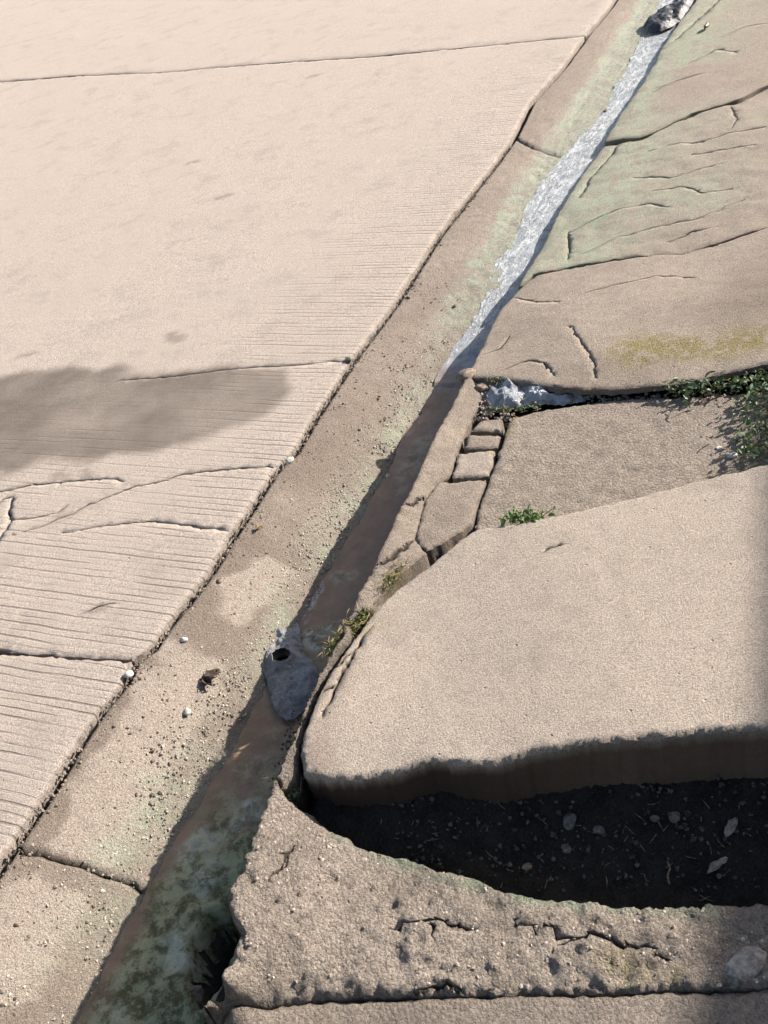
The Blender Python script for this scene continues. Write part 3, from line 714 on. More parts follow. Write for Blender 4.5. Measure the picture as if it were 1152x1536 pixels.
def stream(ga, gb, step, mcols):
    gs = np.arange(ga, gb, step)
    pl = np.interp(gs, PLG[:, 0], PLG[:, 1])
    pl = pl+0.016*fbm(np.stack([gs, gs*0], 1), 7, 4, 101)+.006*fbm(np.stack([gs, gs*0], 1), 40, 2, 103)
    G = np.repeat(gs[:, None], mcols, 1); u = np.linspace(0, 1, mcols)[None, :]
    P = pl[:, None]*(1-u)+(-0.87)*u
    XY = G[..., None]*GD+P[..., None]*PD; xy = XY.reshape(-1, 2)
    zl = gut_z(gs, pl)+0.0015
    zl = np.convolve(np.pad(zl, 12, 'edge'), np.ones(25)/25, 'valid')
    Z = np.repeat(zl[:, None], mcols, 1).reshape(-1)
    g = G.reshape(-1); p = P.reshape(-1); U = np.repeat(u, len(gs), 0).reshape(-1)
    n = fbm(xy, 7, 4, 111); n2 = fbm(xy, 24, 4, 112)
    scum = np.clip(1.2*sstep(1.12, .80, g+.10*n)+.55*sstep(1.75, 1.3, g+.2*n2)*(n2+.25), 0, 1)*sstep(.0, .06, p+1.165+.03*n2)
    pale = np.zeros(len(xy))
    for q, a in (([(345, 1200), (385, 1185), (378, 1235), (340, 1230)], 1), ([(262, 1300), (320, 1280), (345, 1300), (300, 1330)], .6), ([(225, 1425), (265, 1385), (300, 1370), (330, 1345), (300, 1440), (250, 1462)], .75),
                 ([(130, 1500), (190, 1490), (180, 1536), (140, 1536)], .6), ([(490, 850), (530, 860), (500, 875)], .6), ([(455, 945), (500, 930), (470, 985)], .8), ([(250, 1265), (300, 1230), (310, 1250), (270, 1290)], .5),
                 ([(590, 705), (640, 640), (650, 660), (600, 740)], .25)):
        pale = np.maximum(pale, a*patch(xy, q, .018, -.10, .03, 22, 113))
    lump = np.maximum(scum, pale)
    Z = Z+lump*(.016*np.abs(fbm(xy, 14, 4, 114))+.008*fbm(xy, 42, 3, 115))
    Z = Z+.0012*fbm(xy, 30, 3, 116)*sstep(1.2, 2.5, g)
    glint = sstep(2.52, 2.72, g+.10*n2)*sstep(.62, .22, U+.22*n2+.16*n)  # mask for the painted white sparkle, upstream and along the left margin
    glint = np.maximum(glint, .85*sstep(.10, .03, U+.05*n2)*sstep(1.95, 2.35, g)*np.clip(n2*2+.5, 0, 1))
    glint = np.maximum(glint, .9*sstep(.09, .03, U+.05*n2)*sstep(1.3, 1.36, g)*sstep(1.62, 1.55, g)*np.clip(n2*2+.4, 0, 1))
    Z = Z-.13*patch(xy, HOLE, 0.012, -.14)
    Z = Z+glint*.0012*fbm(xy, 50, 3, 117)
    return XY, Z.reshape(G.shape), dict(scum=scum, pale=pale, glint=glint, clear=sstep(2.3, 2.6, g))  # the last value blends in the painted sky tone upstream
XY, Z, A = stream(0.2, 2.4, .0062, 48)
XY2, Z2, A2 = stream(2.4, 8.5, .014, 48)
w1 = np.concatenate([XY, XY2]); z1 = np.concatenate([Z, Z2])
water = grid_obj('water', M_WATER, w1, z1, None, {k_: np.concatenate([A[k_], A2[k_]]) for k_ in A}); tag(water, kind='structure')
bm = bmesh.new(); bm.from_mesh(water.data); hw = ats(HOLE, -.14)[:, :2]     # the stream is cut off where the bank is hollowed out
cen = np.array([f.calc_center_median()[:2] for f in bm.faces]); kill = inside(cen+.006*np.stack([fbm(cen, 40, 2, 7), fbm(cen, 40, 2, 9)], 1), hw)
bm.faces.ensure_lookup_table(); bmesh.ops.delete(bm, geom=[bm.faces[i] for i in np.nonzero(kill)[0]], context='FACES'); bm.to_mesh(water.data); bm.free()

# ------------------------------------------------------------------ loose things
def ico(sub=2):
    bm = bmesh.new(); bmesh.ops.create_icosphere(bm, subdivisions=sub, radius=1.0)
    v = np.array([x.co[:] for x in bm.verts]); f = [tuple(q.index for q in y.verts) for y in bm.faces]; bm.free(); return v, f
ICO1, ICO2, ICO3 = ico(1), ico(2), ico(3)
def stone_mesh(r, flat=(1, .8, .6), seed=0, sub=3, rough=.22):
    v, f = {1: ICO1, 2: ICO2, 3: ICO3}[sub]
    R_ = np.random.default_rng(seed); o = R_.uniform(-50, 50, 3)
    q = v+o
    d = 1+rough*(fbm(q[:, :2]+q[:, 2:]*[.7, -.4], 1.3, 3, seed)+fbm(q[:, 1:]+q[:, :1]*[.3, .6], 1.9, 3, seed+3))
    # a few broken faces
    p = v*d[:, None]
    for _ in range(5):
        nrm_ = R_.normal(size=3); nrm_ /= np.linalg.norm(nrm_); lim = R_.uniform(.62, .9)
        t = p@nrm_; p = p-np.where(t > lim, t-lim, 0)[:, None]*nrm_*.85
    return p*np.array(flat)*r, f
M_STONE = mat_simple('grey_stone', (0.20, 0.18, 0.155), (0.42, 0.38, 0.33), 120, .85, .003)
M_PALE = mat_simple('pale_stone', (0.42, 0.39, 0.34), (0.66, 0.63, 0.57), 120, .8, .003)
M_PITST = mat_simple('soil_stained_stone', (0.07, 0.065, 0.06), (0.20, 0.19, 0.17), 120, .9, .003)
M_BROWN = mat_simple('brown_stone', (0.13, 0.10, 0.075), (0.30, 0.235, 0.18), 120, .85, .003)
M_WETS = mat_simple('wet_stone', (0.06, 0.055, 0.045), (0.20, 0.18, 0.14), 90, .3, .003, .5)
M_DRYLEAF = mat_simple('dry_leaf', (0.12, 0.075, 0.04), (0.30, 0.21, 0.13), 80, .75, .001)
M_PALELEAF = mat_simple('bleached_leaf', (0.30, 0.26, 0.21), (0.52, 0.47, 0.40), 80, .75, .001)
M_DULLLEAF = mat_simple('dull_leaf', (0.16, 0.14, 0.12), (0.34, 0.31, 0.27), 80, .8, .001)
M_DARKLEAF = mat_simple('rotten_leaf', (0.03, 0.022, 0.016), (0.10, 0.07, 0.045), 80, .7, .002)
M_TWIG = mat_simple('twig_bark', (0.10, 0.075, 0.055), (0.28, 0.22, 0.17), 150, .85, .002)
M_WIRE = mat_simple('wire', (0.30, 0.29, 0.27), (0.45, 0.44, 0.41), 200, .45, .0005, .5)
M_DARK = mat_simple('dark_reflection_sheet', (0.015, 0.015, 0.016), (0.07, 0.07, 0.07), 60, .35, .006, .5)

def pitz(px, py):
    z = 0.0
    for _ in range(6):
        a = at(px, py, z); z = float(bedz(np.array([a[:2]@GD]), np.array([a[:2]@PD]), None)[0])
    return z
def floorz(px, py, z):
    """height of the gutter bed (or the soil) under a small thing seen at (px, py)"""
    if z is None: return pitz(px, py)
    if z > 0: return z
    for _ in range(6):
        a = at(px, py, z); g, p = a[:2]@GD, a[:2]@PD
        z = float(gut_z(np.array([g]), np.array([p]))[0])
    return z
def stone(name, px, py, z, r, mat, label, cat='stone', flat=(1, .8, .55), seed=1, rz=None, group=None, sink=.3):
    v, f = stone_mesh(r, flat, seed)
    z = floorz(px, py, z)
    o = new_obj(name, v, f, mat); a = at(px, py, z)
    o.location = (a[0], a[1], z+r*flat[2]*(1-sink)*.8); o.rotation_euler = (0, 0, seed*1.7 if rz is None else rz)
    return tag(o, label, cat, group)
def leaf_mesh(L, W, curl=.3, n=7, seed=0, bend=.5):
    R_ = np.random.default_rng(seed); V = []; F = []
    for i in range(n+1):
        t = i/n; w = W*math.sin(math.pi*min(.985, max(.02, t**.85)))*(1+.12*R_.normal())
        for j in (-1, -.5, 0, .5, 1):
            V.append((L*(t-.5)+.03*L*R_.normal()*abs(j), w*j*.5*(1+.06*R_.normal()), L*(curl*abs(j)**1.6*.35+bend*.25*math.sin(3.1*t))+.012*L*R_.normal()))
    for i in range(n):
        for j in range(4):
            a = i*5+j; F.append((a, a+1, a+6, a+5))
    return np.array(V), F
def leaf(name, px, py, z, L, W, mat, label, rz, seed, curl=.5, bend=.5, tilt=(0, 0), group=None):
    v, f = leaf_mesh(L, W, curl, 7, seed, bend)
    z = floorz(px, py, z)
    o = new_obj(name, v, f, mat); a = at(px, py, z); o.location = (a[0], a[1], z-v[:, 2].min()*.8+.0015); o.rotation_euler = (tilt[0], tilt[1], rz)
    sol = o.modifiers.new('thickness', 'SOLIDIFY'); sol.thickness = .0006
    return tag(o, label, 'leaf', group)
def tube(pts, rads, k=6):
    pts = np.asarray(pts, float); n = len(pts); V = []; F = []
    for i in range(n):
        t = pts[min(n-1, i+1)]-pts[max(0, i-1)]; t = t/max(np.linalg.norm(t), 1e-9)
        a = np.cross(t, [0, 0, 1.]); 
        if np.linalg.norm(a) < 1e-3: a = np.cross(t, [1., 0, 0])
        a /= np.linalg.norm(a); b = np.cross(t, a)
        for j in range(k):
            w = 2*math.pi*j/k; V.append(pts[i]+(a*math.cos(w)+b*math.sin(w))*rads[i])
    for i in range(n-1):
        for j in range(k):
            F.append((i*k+j, i*k+(j+1) % k, (i+1)*k+(j+1) % k, (i+1)*k+j))
    F.append(tuple(range(k))[::-1]); F.append(tuple((n-1)*k+j for j in range(k)))
    return np.array(V), F
def joined(parts):
    V = []; F = []; b = 0
    for v, f in parts:
        V.append(v); F += [tuple(i+b for i in q) for q in f]; b += len(v)
    return np.vstack(V), F

# grit: wet pebbles in the channel margin, crumbs along the joint, stones on the pit floor
def scatter(name, mat, places, rmin, rmax, parent=None, seed=0, flat=.6, sub=1, lift=.08):
    R_ = np.random.default_rng(seed); parts = []
    forms = [stone_mesh(1.0, (1, R_.uniform(.5, .95), flat), 900+i, sub, .5) for i in range(14)]
    for (x, y, z) in places:
        v, f = forms[R_.integers(14)]; a = R_.uniform(0, 6.28); c, s_ = math.cos(a), math.sin(a)
        r = rmin+(rmax-rmin)*R_.random()**2.2
        q = v*r; q = np.stack([q[:, 0]*c-q[:, 1]*s_, q[:, 0]*s_+q[:, 1]*c, q[:, 2]], 1)+np.array([x, y, z+r*flat*lift])
        parts.append((q, f))
    v, f = joined(parts)
    o = new_obj(name, v, f, mat, parent, smooth=False); o['kind'] = 'stuff'; return o
def mat_grit(name, c1, c2, rough):
    k = NT(name)
    vc = k.vor(120, 'F1', 'Color'); sp = k.n('ShaderNodeSeparateColor'); k.l(vc, sp.inputs[0])
    k.put(k.b.inputs['Base Color'], k.mix(sp.outputs[0], c1, c2)); k.b.inputs['Roughness'].default_value = rough
    k.put(k.b.inputs['Normal'], k.bump(k.noise(400, 3), .001)); return k.m
M_GRITW = mat_grit('wet_grit', (0.12, 0.095, 0.07), (0.52, 0.46, 0.38), .22)
M_GRIT = mat_grit('dry_grit', (0.16, 0.125, 0.095), (0.52, 0.44, 0.36), .85)
M_GRITB = mat_grit('brown_grit', (0.05, 0.038, 0.027), (0.34, 0.27, 0.21), .9)
M_GRITD = mat_grit('dark_grit', (0.02, 0.018, 0.016), (0.13, 0.12, 0.105), .9)
pl_ = []
for i in range(7000):
    g = .25+2.35*rng.random()**1.0; p = -1.215+.042*rng.normal()
    if p < -1.34 or p > -1.10: continue
    xy = (GD*g+PD*p)[None]
    if .65+.6*fbm(xy, 7, 3, 131)[0] < rng.random()*1.25: continue
    pl_.append((xy[0, 0], xy[0, 1], float(gut_z(np.array([g]), np.array([p]))[0])))
scatter('gravel', M_GRITW, pl_, .0016, .0048, None, 3)
pl_ = []
jl2 = jl[(to_g(jl) < 4)]
for i in range(2600):
    q = jl2[rng.integers(len(jl2))]+PD*(abs(rng.normal())*.020+.006)+GD*rng.normal()*.006
    g, p = q@GD, q@PD
    pl_.append((q[0], q[1], float(gut_z(np.array([g]), np.array([p]))[0])-.002))
for i in range(350):
    g = .3+2.6*rng.random(); p = -1.385+.17*rng.random(); q = GD*g+PD*p
    pl_.append((q[0], q[1], float(gut_z(np.array([g]), np.array([p]))[0])))
scatter('grit', M_GRITB, pl_, .0012, .0055, None, 5, .7)
pl_ = []
for i in range(900):
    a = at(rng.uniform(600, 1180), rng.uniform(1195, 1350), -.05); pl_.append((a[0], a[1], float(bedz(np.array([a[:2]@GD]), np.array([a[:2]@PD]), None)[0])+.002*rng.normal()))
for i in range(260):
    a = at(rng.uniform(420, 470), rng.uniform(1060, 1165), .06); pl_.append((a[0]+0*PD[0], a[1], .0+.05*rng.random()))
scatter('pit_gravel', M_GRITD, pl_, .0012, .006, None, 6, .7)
# rubble between the ramp's toe and the channel
rb = []
for i in range(700):
    t = rng.random(); g = .92+.36*t; p = -.905+.016*rng.normal()
    q = GD*g+PD*p; rb.append((q[0], q[1], .0+.045*rng.random()*(1-.3*t)))
scatter('rubble', M_GRITB, rb, .002, .009, None, 8, .75, 2)
rb = []
for i in range(380):
    a = at(rng.uniform(690, 770), rng.uniform(578, 628), .05); rb.append((a[0], a[1], .035+.015*rng.random()))
for i in range(330):
    a = at(rng.uniform(760, 1110), rng.normal(599, 4), .055); rb.append((a[0], a[1], .052+.010*rng.random()))
scatter('slot_rubble', M_GRIT, rb, .002, .007, None, 9, .7, 2)

from mathutils.bvhtree import BVHTree
bv = BVHTree.FromPolygons([tuple(v.co) for v in brk.data.vertices], [tuple(p.vertices) for p in brk.data.polygons])
ch = []
for i in range(2600):
    a = at(rng.uniform(330, 1180), rng.uniform(1200, 1500), .06)
    if fbm(a[None, :2], 9, 3, 141)[0] < rng.normal()*.25: continue
    hit = bv.ray_cast(Vector((a[0], a[1], 1)), Vector((0, 0, -1)))
    if hit[0] is not None and hit[1].z > .7: ch.append((a[0], a[1], hit[0].z))
scatter('chippings', M_GRIT, ch, .001, .0046, None, 15, .55, 1, -.15)
# stones one can pick out
stone('stone', 1098, 685, .072, .0135, M_PALE, 'pale stone lying on the coarse slab near the creeping plant', seed=2, rz=.3)
stone('stone', 1079, 674, .072, .008, M_PALE, 'small pale chip beside a bigger pale stone on the coarse slab', seed=3)
stone('stone', 194, 1013, -.004, .0115, M_PALE, 'white stone at the corner where the road slabs meet the gutter joint', seed=4)
stone('stone', 712, 507, -.02, .013, M_PALE, 'whitish pebble at the upper tip of the long gutter shadow', seed=5)
stone('stone', 700, 568, .045, .026, M_BROWN, 'brown broken lump on the end of the kerb strip by the rounded slab', seed=6, flat=(1.2, .8, .6))
stone('stone', 722, 586, .045, .018, M_BROWN, 'smaller brown lump wedged between kerb strip and silvery film', seed=7)
stone('stone', 855, 1234, None, .015, M_PITST, 'rounded grey stone on the dark soil under the ramp edge', seed=8)
stone('stone', 898, 1246, None, .0095, M_PITST, 'small grey stone right of the rounded one in the dark pit', seed=9)
stone('stone', 1011, 1228, None, .0115, M_PITST, 'grey stone in the dark pit nearest to the ramp face', seed=10)
stone('stone', 982, 1229, None, .008, M_PITST, 'tiny stone left of the grey stone nearest to the ramp face', seed=11)
stone('stone', 851, 1274, None, .009, M_PITST, 'small stone below the rounded grey stone in the dark pit', seed=12)
stone('stone', 791, 1301, None, .008, M_BROWN, 'small brown stone in the dark pit close to its broken rim', seed=13)
stone('stone', 1119, 1448, .045, .031, M_STONE, 'flat pale angular stone in shade at the lower right corner', seed=14, flat=(1, .7, .22), rz=.2)
stone('stone', 1099, 1476, .045, .009, M_PITST, 'small grey stone beneath the flat pale angular stone', seed=15)
stone('stone', 281, 1069, -.03, .010, M_PALE, 'pale pebble on the dry patch of the gutter', seed=16, group=None)
stone('stone', 683, 459, -.006, .0085, M_BROWN, 'small brown pebble on the gutter beside the white water', seed=17)
stone('stone', 613, 447, -.006, .008, M_BROWN, 'small dark crumb beside the road joint above the white water tip', seed=18)
stone('stone', 330, 872, -.012, .009, M_BROWN, 'dark crumb on the gutter next to a pale dry patch', seed=19)
stone('stone', 277, 961, -.02, .009, M_PALE, 'pale crumb on the gutter right of the joint corner', seed=20)
stone('stone', 540, 645, -.02, .007, M_BROWN, 'tiny brown crumb on the gutter left of the green water edge', seed=21)
stone('stone', 501, 958, -.02, .0095, M_PALE, 'round pale pebble beside the green moss at the channel edge', seed=22)
stone('stone', 908, 168, -.02, .012, M_WETS, 'dark pebble breaking the surface of the white water', seed=23)
stone('stone', 435, 692, -.006, .012, M_PALE, 'pale chip in the road joint at the end of a crack', seed=24)
stone('stone', 524, 541, -.004, .014, M_WETS, 'dark mossy lump in the road joint at the slab corner', seed=25)
stone('stone', 1060, 40, .02, .020, M_WETS, 'dark dirt lump in the crack at the top of the pavement', seed=26, flat=(1.5, .6, .5), rz=.9)
# lumps of muck at the bottom of the channel
for i, (a, b, r, lab) in enumerate([(232, 1470, .022, 'dark wet lump in the bottom of the channel beside pale scum'), (285, 1505, .026, 'brown wet lump under the hole in the channel wall'), (160, 1515, .020, 'dark wet lump at the lowest edge of the stream')]):
    stone('muck_lump', a, b, -.13 if i < 4 else -.02, r, M_WETS if i != 1 else M_BROWN, lab, 'lump', (1.2, .8, .6), 40+i)

# leaves, twig, wire
leaf('leaf', 390, 795, -.008, .024, .014, M_DRYLEAF, 'curled dry leaf on the gutter beside the road joint', .6, 1, .9, .9)
leaf('leaf', 1098, 1243, None, .044, .016, M_DULLLEAF, 'bleached leaf lying on the dark pit floor by the ramp face', .75, 2, .3, .4)
leaf('leaf', 1077, 1301, None, .042, .014, M_DULLLEAF, 'narrow bleached leaf on the pit floor nearest to its broken rim', .35, 3, .3, .4)
leaf('leaf', 320, 1018, -.03, .042, .026, M_DARKLEAF, 'crumpled dark leaf on the gutter left of the grey bag', .5, 4, .8, .35)
leaf('leaf', 312, 1026, -.028, .036, .02, M_DARKLEAF, 'small dark leaf folded under the crumpled one left of the bag', 2.2, 5, .9, .3)
leaf('leaf', 583, 715, -.10, .03, .014, M_PALELEAF, 'pale leaf floating in the shaded stream beside the kerb strip', 1.2, 6, .3, .3)
leaf('leaf', 508, 866, -.115, .045, .018, M_PALELEAF, 'pale leaf scrap floating in the shaded stream above the bag', .3, 7, .3, .3)
zt = pitz(1003, 1310)+.004; tw = [at(1001, 1292, zt+.01), at(1005, 1303, zt+.008), at(1001, 1314, zt+.004), at(1004, 1326, zt)]
v, f = tube(resample(np.array(tw), .003)[:, :3], [.0016]*len(resample(np.array(tw), .003)))
tag(new_obj('twig', v, f, M_TWIG), 'short bent twig standing out on the dark pit floor', 'twig')
c0 = at(562, 1262, .0)
ring = np.array([[c0[0]+.022*math.cos(t)*(1+.1*math.sin(2*t)), c0[1]+.019*math.sin(t), -.035+.028*(t/5.2)] for t in np.linspace(-2.2, 2.4, 30)])
v, f = tube(ring, [.0012]*30)
tag(new_obj('wire_ring', v, f, M_WIRE), 'open loop of pale wire at the shaded rim of the pit', 'wire')
lit = []
R_ = np.random.default_rng(21)
for i in range(70):
    px, py = R_.uniform(560, 1180), R_.uniform(1200, 1345); z_ = pitz(px, py)+.003; a = at(px, py, z_); d = R_.normal(size=3)*[1, 1, .15]; d /= np.linalg.norm(d); ln = .006+.022*R_.random()
    lit.append(tube([a, a+d*ln*.5+R_.normal(size=3)*.002, a+d*ln], [.0007, .0008, .0004], 4))
v, f = joined(lit); tag(new_obj('litter', v, f, M_TWIG), kind='stuff')
# ------------------------------------------------------------------ plastic
def mat_plastic(name, c1, c2, rough):
    k = NT(name); f = k.noise(35, 5, .6)
    k.put(k.b.inputs['Base Color'], k.mix(k.ramp(f, .3, .7), c1, c2)); k.b.inputs['Roughness'].default_value = rough
    k.put(k.b.inputs['Normal'], k.bump(k.math('ADD', k.noise(45, 6, .6, dist=2.5), k.math('MULTIPLY', k.noise(110, 4, .6, dist=1.5), .5)), .010)); return k.m
M_BAG = mat_plastic('grey_plastic', (0.19, 0.19, 0.19), (0.36, 0.36, 0.36), .35)
M_BAGIN = mat_simple('bag_inside', (0.004, 0.004, 0.004), (0.01, 0.01, 0.01), 30, .9)
M_FILM = mat_plastic('silvery_film', (0.24, 0.255, 0.28), (0.52, 0.55, 0.60), .2)
def crumple(outline, z, hole=None, space=.004, amp=.012, seed=0, dome=.02):
    ow = ats(outline, z)[:, :2]
    for _ in range(2):
        nx = np.roll(ow, -1, 0); ow = np.stack([ow*.75+nx*.25, ow*.25+nx*.75], 1).reshape(-1, 2)
    loop = resample(ow, space, True); n = len(loop)
    loop = loop+.0045*np.stack([fbm(loop, 45, 3, seed+21), fbm(loop, 45, 3, seed+22)], 1)
    lo, hi = loop.min(0), loop.max(0)
    X, Y = np.meshgrid(np.arange(lo[0], hi[0], space), np.arange(lo[1], hi[1], space))
    P = np.stack([X.ravel(), Y.ravel()], 1)+rng.uniform(-.3, .3, (X.size, 2))*space
    P = P[inside(P, loop)]; P = P[seg_dist(P, loop) > space*.5]
    vo, eo, fo, ov, oe, of = delaunay_2d_cdt([Vector(p) for p in np.vstack([loop, P])], [(i, (i+1) % n) for i in range(n)], [], 1, 1e-6, False)
    V = np.array([(v.x, v.y) for v in vo]); d = seg_dist(V, loop)
    faces = [tuple(q) for q in fo]
    cen = np.array([V[list(q)].mean(0) for q in faces]); keep = inside(cen, loop)
    if hole is not None:
        hw = ats(hole, z)[:, :2]; keep &= ~inside(cen, hw)
    faces = [q for q, k_ in zip(faces, keep) if k_]
    zz = z+dome*sstep(0, .03, d)+amp*(1-2*np.abs(fbm(V, 26, 3, seed)))*.6*sstep(0, .02, d)+amp*.45*(1-2*np.abs(fbm(V, 70, 2, seed+5)))+amp*.8*(1-3*np.abs(fbm(V*[1, .45], 22, 2, seed+9)))*sstep(0, .012, d)
    if hole is not None:
        hd = seg_dist(V, hw); zz += .010*sstep(.012, .0, hd)
    return np.hstack([V, zz[:, None]]), faces
BAG = [(396, 940), (446, 928), (452, 955), (455, 982), (472, 995), (480, 1020), (476, 1045), (456, 1068), (436, 1084), (414, 1070), (404, 1034), (393, 1002), (391, 968)]
BH = [(412, 992), (418, 985), (428, 983), (437, 986), (441, 993), (435, 1001), (424, 1004), (414, 1001)]
bag = empty('plastic_bag', tuple(at(435, 1005, -.12))); tag(bag, 'torn grey plastic bag with a black mouth lying in the shaded stream', 'bag')
v, f = crumple(BAG, -.114, BH, .0032, .007, 5, .006)
base = np.array(bag.location)
o = new_obj('bag_sheet', v-base, f, M_BAG, bag)
so = o.modifiers.new('thickness', 'SOLIDIFY'); so.thickness = .0008
hc = ats(BH, -.109); hv = [tuple(q-base) for q in hc]+[tuple(q-base-np.array([0, 0, .012])) for q in hc]
nh = len(hc); o = new_obj('mouth', hv, [(i, (i+1) % nh, nh+(i+1) % nh, nh+i) for i in range(nh)]+[tuple(range(nh, 2*nh))], M_BAGIN, bag, smooth=False)
REFL = [(961, 42), (975, 28), (1000, 12), (1022, -6), (1040, -40), (1062, -60), (1056, -20), (1038, 8), (1026, 28), (1004, 44), (978, 50)]  # black sheet put in for a dark area mirrored on the water
v, f = crumple(REFL, -.022, None, .009, .012, 12, .018)
tag(new_obj('dark_reflection', v, f, M_DARK), 'black sheet standing for a dark rag lying in the stream at the top of the picture', 'reflection')
FILM = [(728, 592), (745, 574), (790, 572), (840, 578), (880, 590), (884, 604), (850, 610), (800, 608), (770, 616), (735, 615)]
v, f = crumple(FILM, .048, None, .005, .013, 8, .010)
o = new_obj('plastic_film', v, f, M_FILM); tag(o, 'crumpled silvery plastic film stuffed in the slot below the rounded slab', 'plastic film')

# ------------------------------------------------------------------ plants
def mat_leafgreen(name, c1, c2):
    k = NT(name); oi = k.noise(70, 3, .7)
    lc = k.mix(k.ramp(k.noise(140, 1), .62, .70), k.mix(k.ramp(oi, .35, .65), c1, tuple(x*1.5 for x in c2)), (.22, .19, .07))
    k.put(k.b.inputs['Base Color'], lc); k.b.inputs['Roughness'].default_value = .5
    k.b.inputs['Subsurface Weight'].default_value = 0.0
    tr = k.n('ShaderNodeBsdfTranslucent'); k.put(tr.inputs[0], k.mix(.5, c2, (.12, .18, .02)))
    ms = k.n('ShaderNodeMixShader'); ms.inputs[0].default_value = .25
    k.l(k.b.outputs[0], ms.inputs[1]); k.l(tr.outputs[0], ms.inputs[2]); k.l(ms.outputs[0], k.out.inputs[0]); return k.m
M_GREEN = mat_leafgreen('weed_leaf', (0.05, 0.11, 0.022), (0.12, 0.20, 0.05))
M_DGREEN = mat_leafgreen('creeper_leaf', (0.035, 0.060, 0.030), (0.10, 0.145, 0.075))
M_MOSS = mat_leafgreen('moss_leaf', (0.05, 0.065, 0.015), (0.14, 0.15, 0.04))
M_STRAW = mat_simple('straw', (0.22, 0.16, 0.07), (0.42, 0.33, 0.17), 90, .8, .001)
def plant(name, label, cat, mat, roots, n, L, W, h, seed, stem=True, straw=0, spread=.6):
    R_ = np.random.default_rng(seed)
    b = np.array(roots[0]); t = empty(name, tuple(b)); tag(t, label, cat)
    parts = []; stems = []
    for i in range(n):
        r = np.array(roots[R_.integers(len(roots))])+np.array([R_.normal()*spread*L, R_.normal()*spread*L, 0])
        hh = h*(.25+.75*R_.random()); tip = r+np.array([R_.normal()*L*.6, R_.normal()*L*.6, hh])
        if stem and i % 3 == 0:
            stems.append(tube([r-b, (r+tip)/2-b+R_.normal(size=3)*.002, tip-b], [.0010, .0009, .0006], 4))
        sc = .4+1.1*R_.random()**1.5
        v, f = leaf_mesh(L*sc, W*sc, .3, 4, R_.integers(9999), .6)
        M = Matrix.Rotation(R_.uniform(0, 6.28), 3, 'Z') @ Matrix.Rotation(R_.normal()*.5-.3, 3, 'Y') @ Matrix.Rotation(R_.normal()*.4, 3, 'X')
        parts.append((v@np.array(M).T+tip-b, f))
    v, f = joined(parts); o = new_obj('leaves', v, f, mat, t); o['kind'] = 'stuff'
    if stems: v, f = joined(stems); o = new_obj('stems', v, f, mat, t); o['kind'] = 'stuff'
    if straw:
        sp = []
        for i in range(straw):
            r = np.array(roots[R_.integers(len(roots))])+np.array([R_.normal()*.012, R_.normal()*.012, .004])
            d = R_.normal(size=3)*np.array([1, 1, .35]); d /= np.linalg.norm(d); ln = .012+.02*R_.random()
            sp.append(tube([r-b, r-b+d*ln*.5+R_.normal(size=3)*.002, r-b+d*ln], [.0007, .0007, .0004], 3))
        v, f = joined(sp); o = new_obj('straw', v, f, M_STRAW, t); o['kind'] = 'stuff'
    return t
plant('weed', 'bright green weed sprouting from the joint above the ramp slab', 'weed', M_GREEN, [at(x, 783, .085) for x in range(766, 820, 6)], 130, .013, .007, .022, 1)
plant('creeping_plant', 'dark green creeping plant spilling over the slab at the right edge', 'plant', M_DGREEN,
      [at(x, 590-(x-1015)*.14, .085) for x in range(1015, 1170, 5)]+[at(1000+10*i, 592, .075) for i in range(12)]+[at(1130+rng.uniform(-18, 40), y, .09) for y in range(570, 690, 2)]+[at(1150+rng.uniform(-10, 60), y, .10) for y in range(560, 680, 3)],
      520, .017, .010, .020, 2, True, 60, spread=.8)
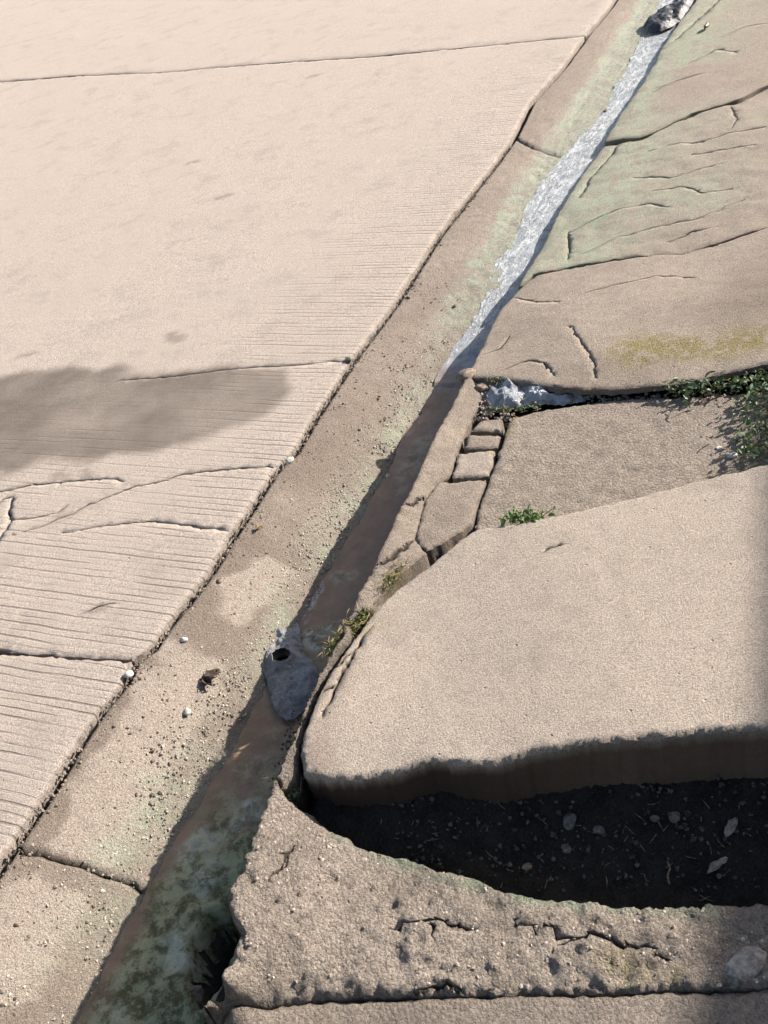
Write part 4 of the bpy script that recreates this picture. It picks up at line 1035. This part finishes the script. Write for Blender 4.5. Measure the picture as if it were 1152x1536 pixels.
plant('moss_clump', 'green and straw coloured moss tuft at the kerb end beside the bag', 'moss', M_MOSS, [at(555-i*2.6, 918+i*2.7, .06) for i in range(24)], 420, .007, .0035, .012, 3, False, 170)
plant('moss_clump', 'dark green moss tuft at the sharp toe of the ramp slab', 'moss', M_DGREEN, [at(420+i*1.8, 1172+2*i, .06) for i in range(12)], 240, .007, .004, .006, 4, False, 30)
plant('moss_clump', 'small yellow moss tuft on the kerb strip by the largest block', 'moss', M_MOSS, [at(580+i*3, 880-4*i, .075) for i in range(8)], 110, .006, .003, .006, 5, False, 40)
plant('moss_clump', 'dull green moss fringe under the lip beside the silvery film', 'moss', M_DGREEN, [at(735+i*6, 572+i*.5, .058) for i in range(9)]+[at(728+i*6, 618-.3*i, .055) for i in range(14)], 260, .007, .004, .010, 6, False, 30)

# ------------------------------------------------------------------ the house wall beyond the right edge, whose shade reaches into the picture; its step is shaped to fit that shade
WH = 3.0; WP = -.25+1.28*WH; WQ = -.365+1.28*WH; GSTEP = .865+1.28*WH  # step position and depth set only to place the shade edge
wall = empty('house_wall', (*gp(0, WP), 0)); tag(wall, 'plain rendered house wall out of view, with a step shaped to place its shade', 'wall')
M_RENDER = mat_simple('render', (0.42, 0.38, 0.32), (0.5, 0.46, 0.40), 8, .9, .003)
def wallbox(name, g0, g1, p0, p1, z0, z1, mat):
    b = np.array(wall.location); V = []
    for z in (z0, z1):
        for g, p in ((g0, p0), (g1, p0), (g1, p1), (g0, p1)):
            q = gp(g, p); V.append((q[0]-b[0], q[1]-b[1], z-b[2]))
    return new_obj(name, V, [(3, 2, 1, 0), (4, 5, 6, 7), (0, 1, 5, 4), (1, 2, 6, 5), (2, 3, 7, 6), (3, 0, 4, 7)], mat, wall, smooth=False)
wallbox('wall_body', -2, GSTEP, WP, WP+.3, -.3, WH-.06, M_RENDER)
wallbox('wall_body', GSTEP+.002, 8.5, WQ, WP+.3, -.3, WH-.06, M_RENDER)
wallbox('coping', -2.02, GSTEP, WP, WP+.34, WH-.0599, WH, M_STONE)
wallbox('coping', GSTEP+.002, 8.52, WQ, WP+.34, WH-.0599, WH, M_STONE)
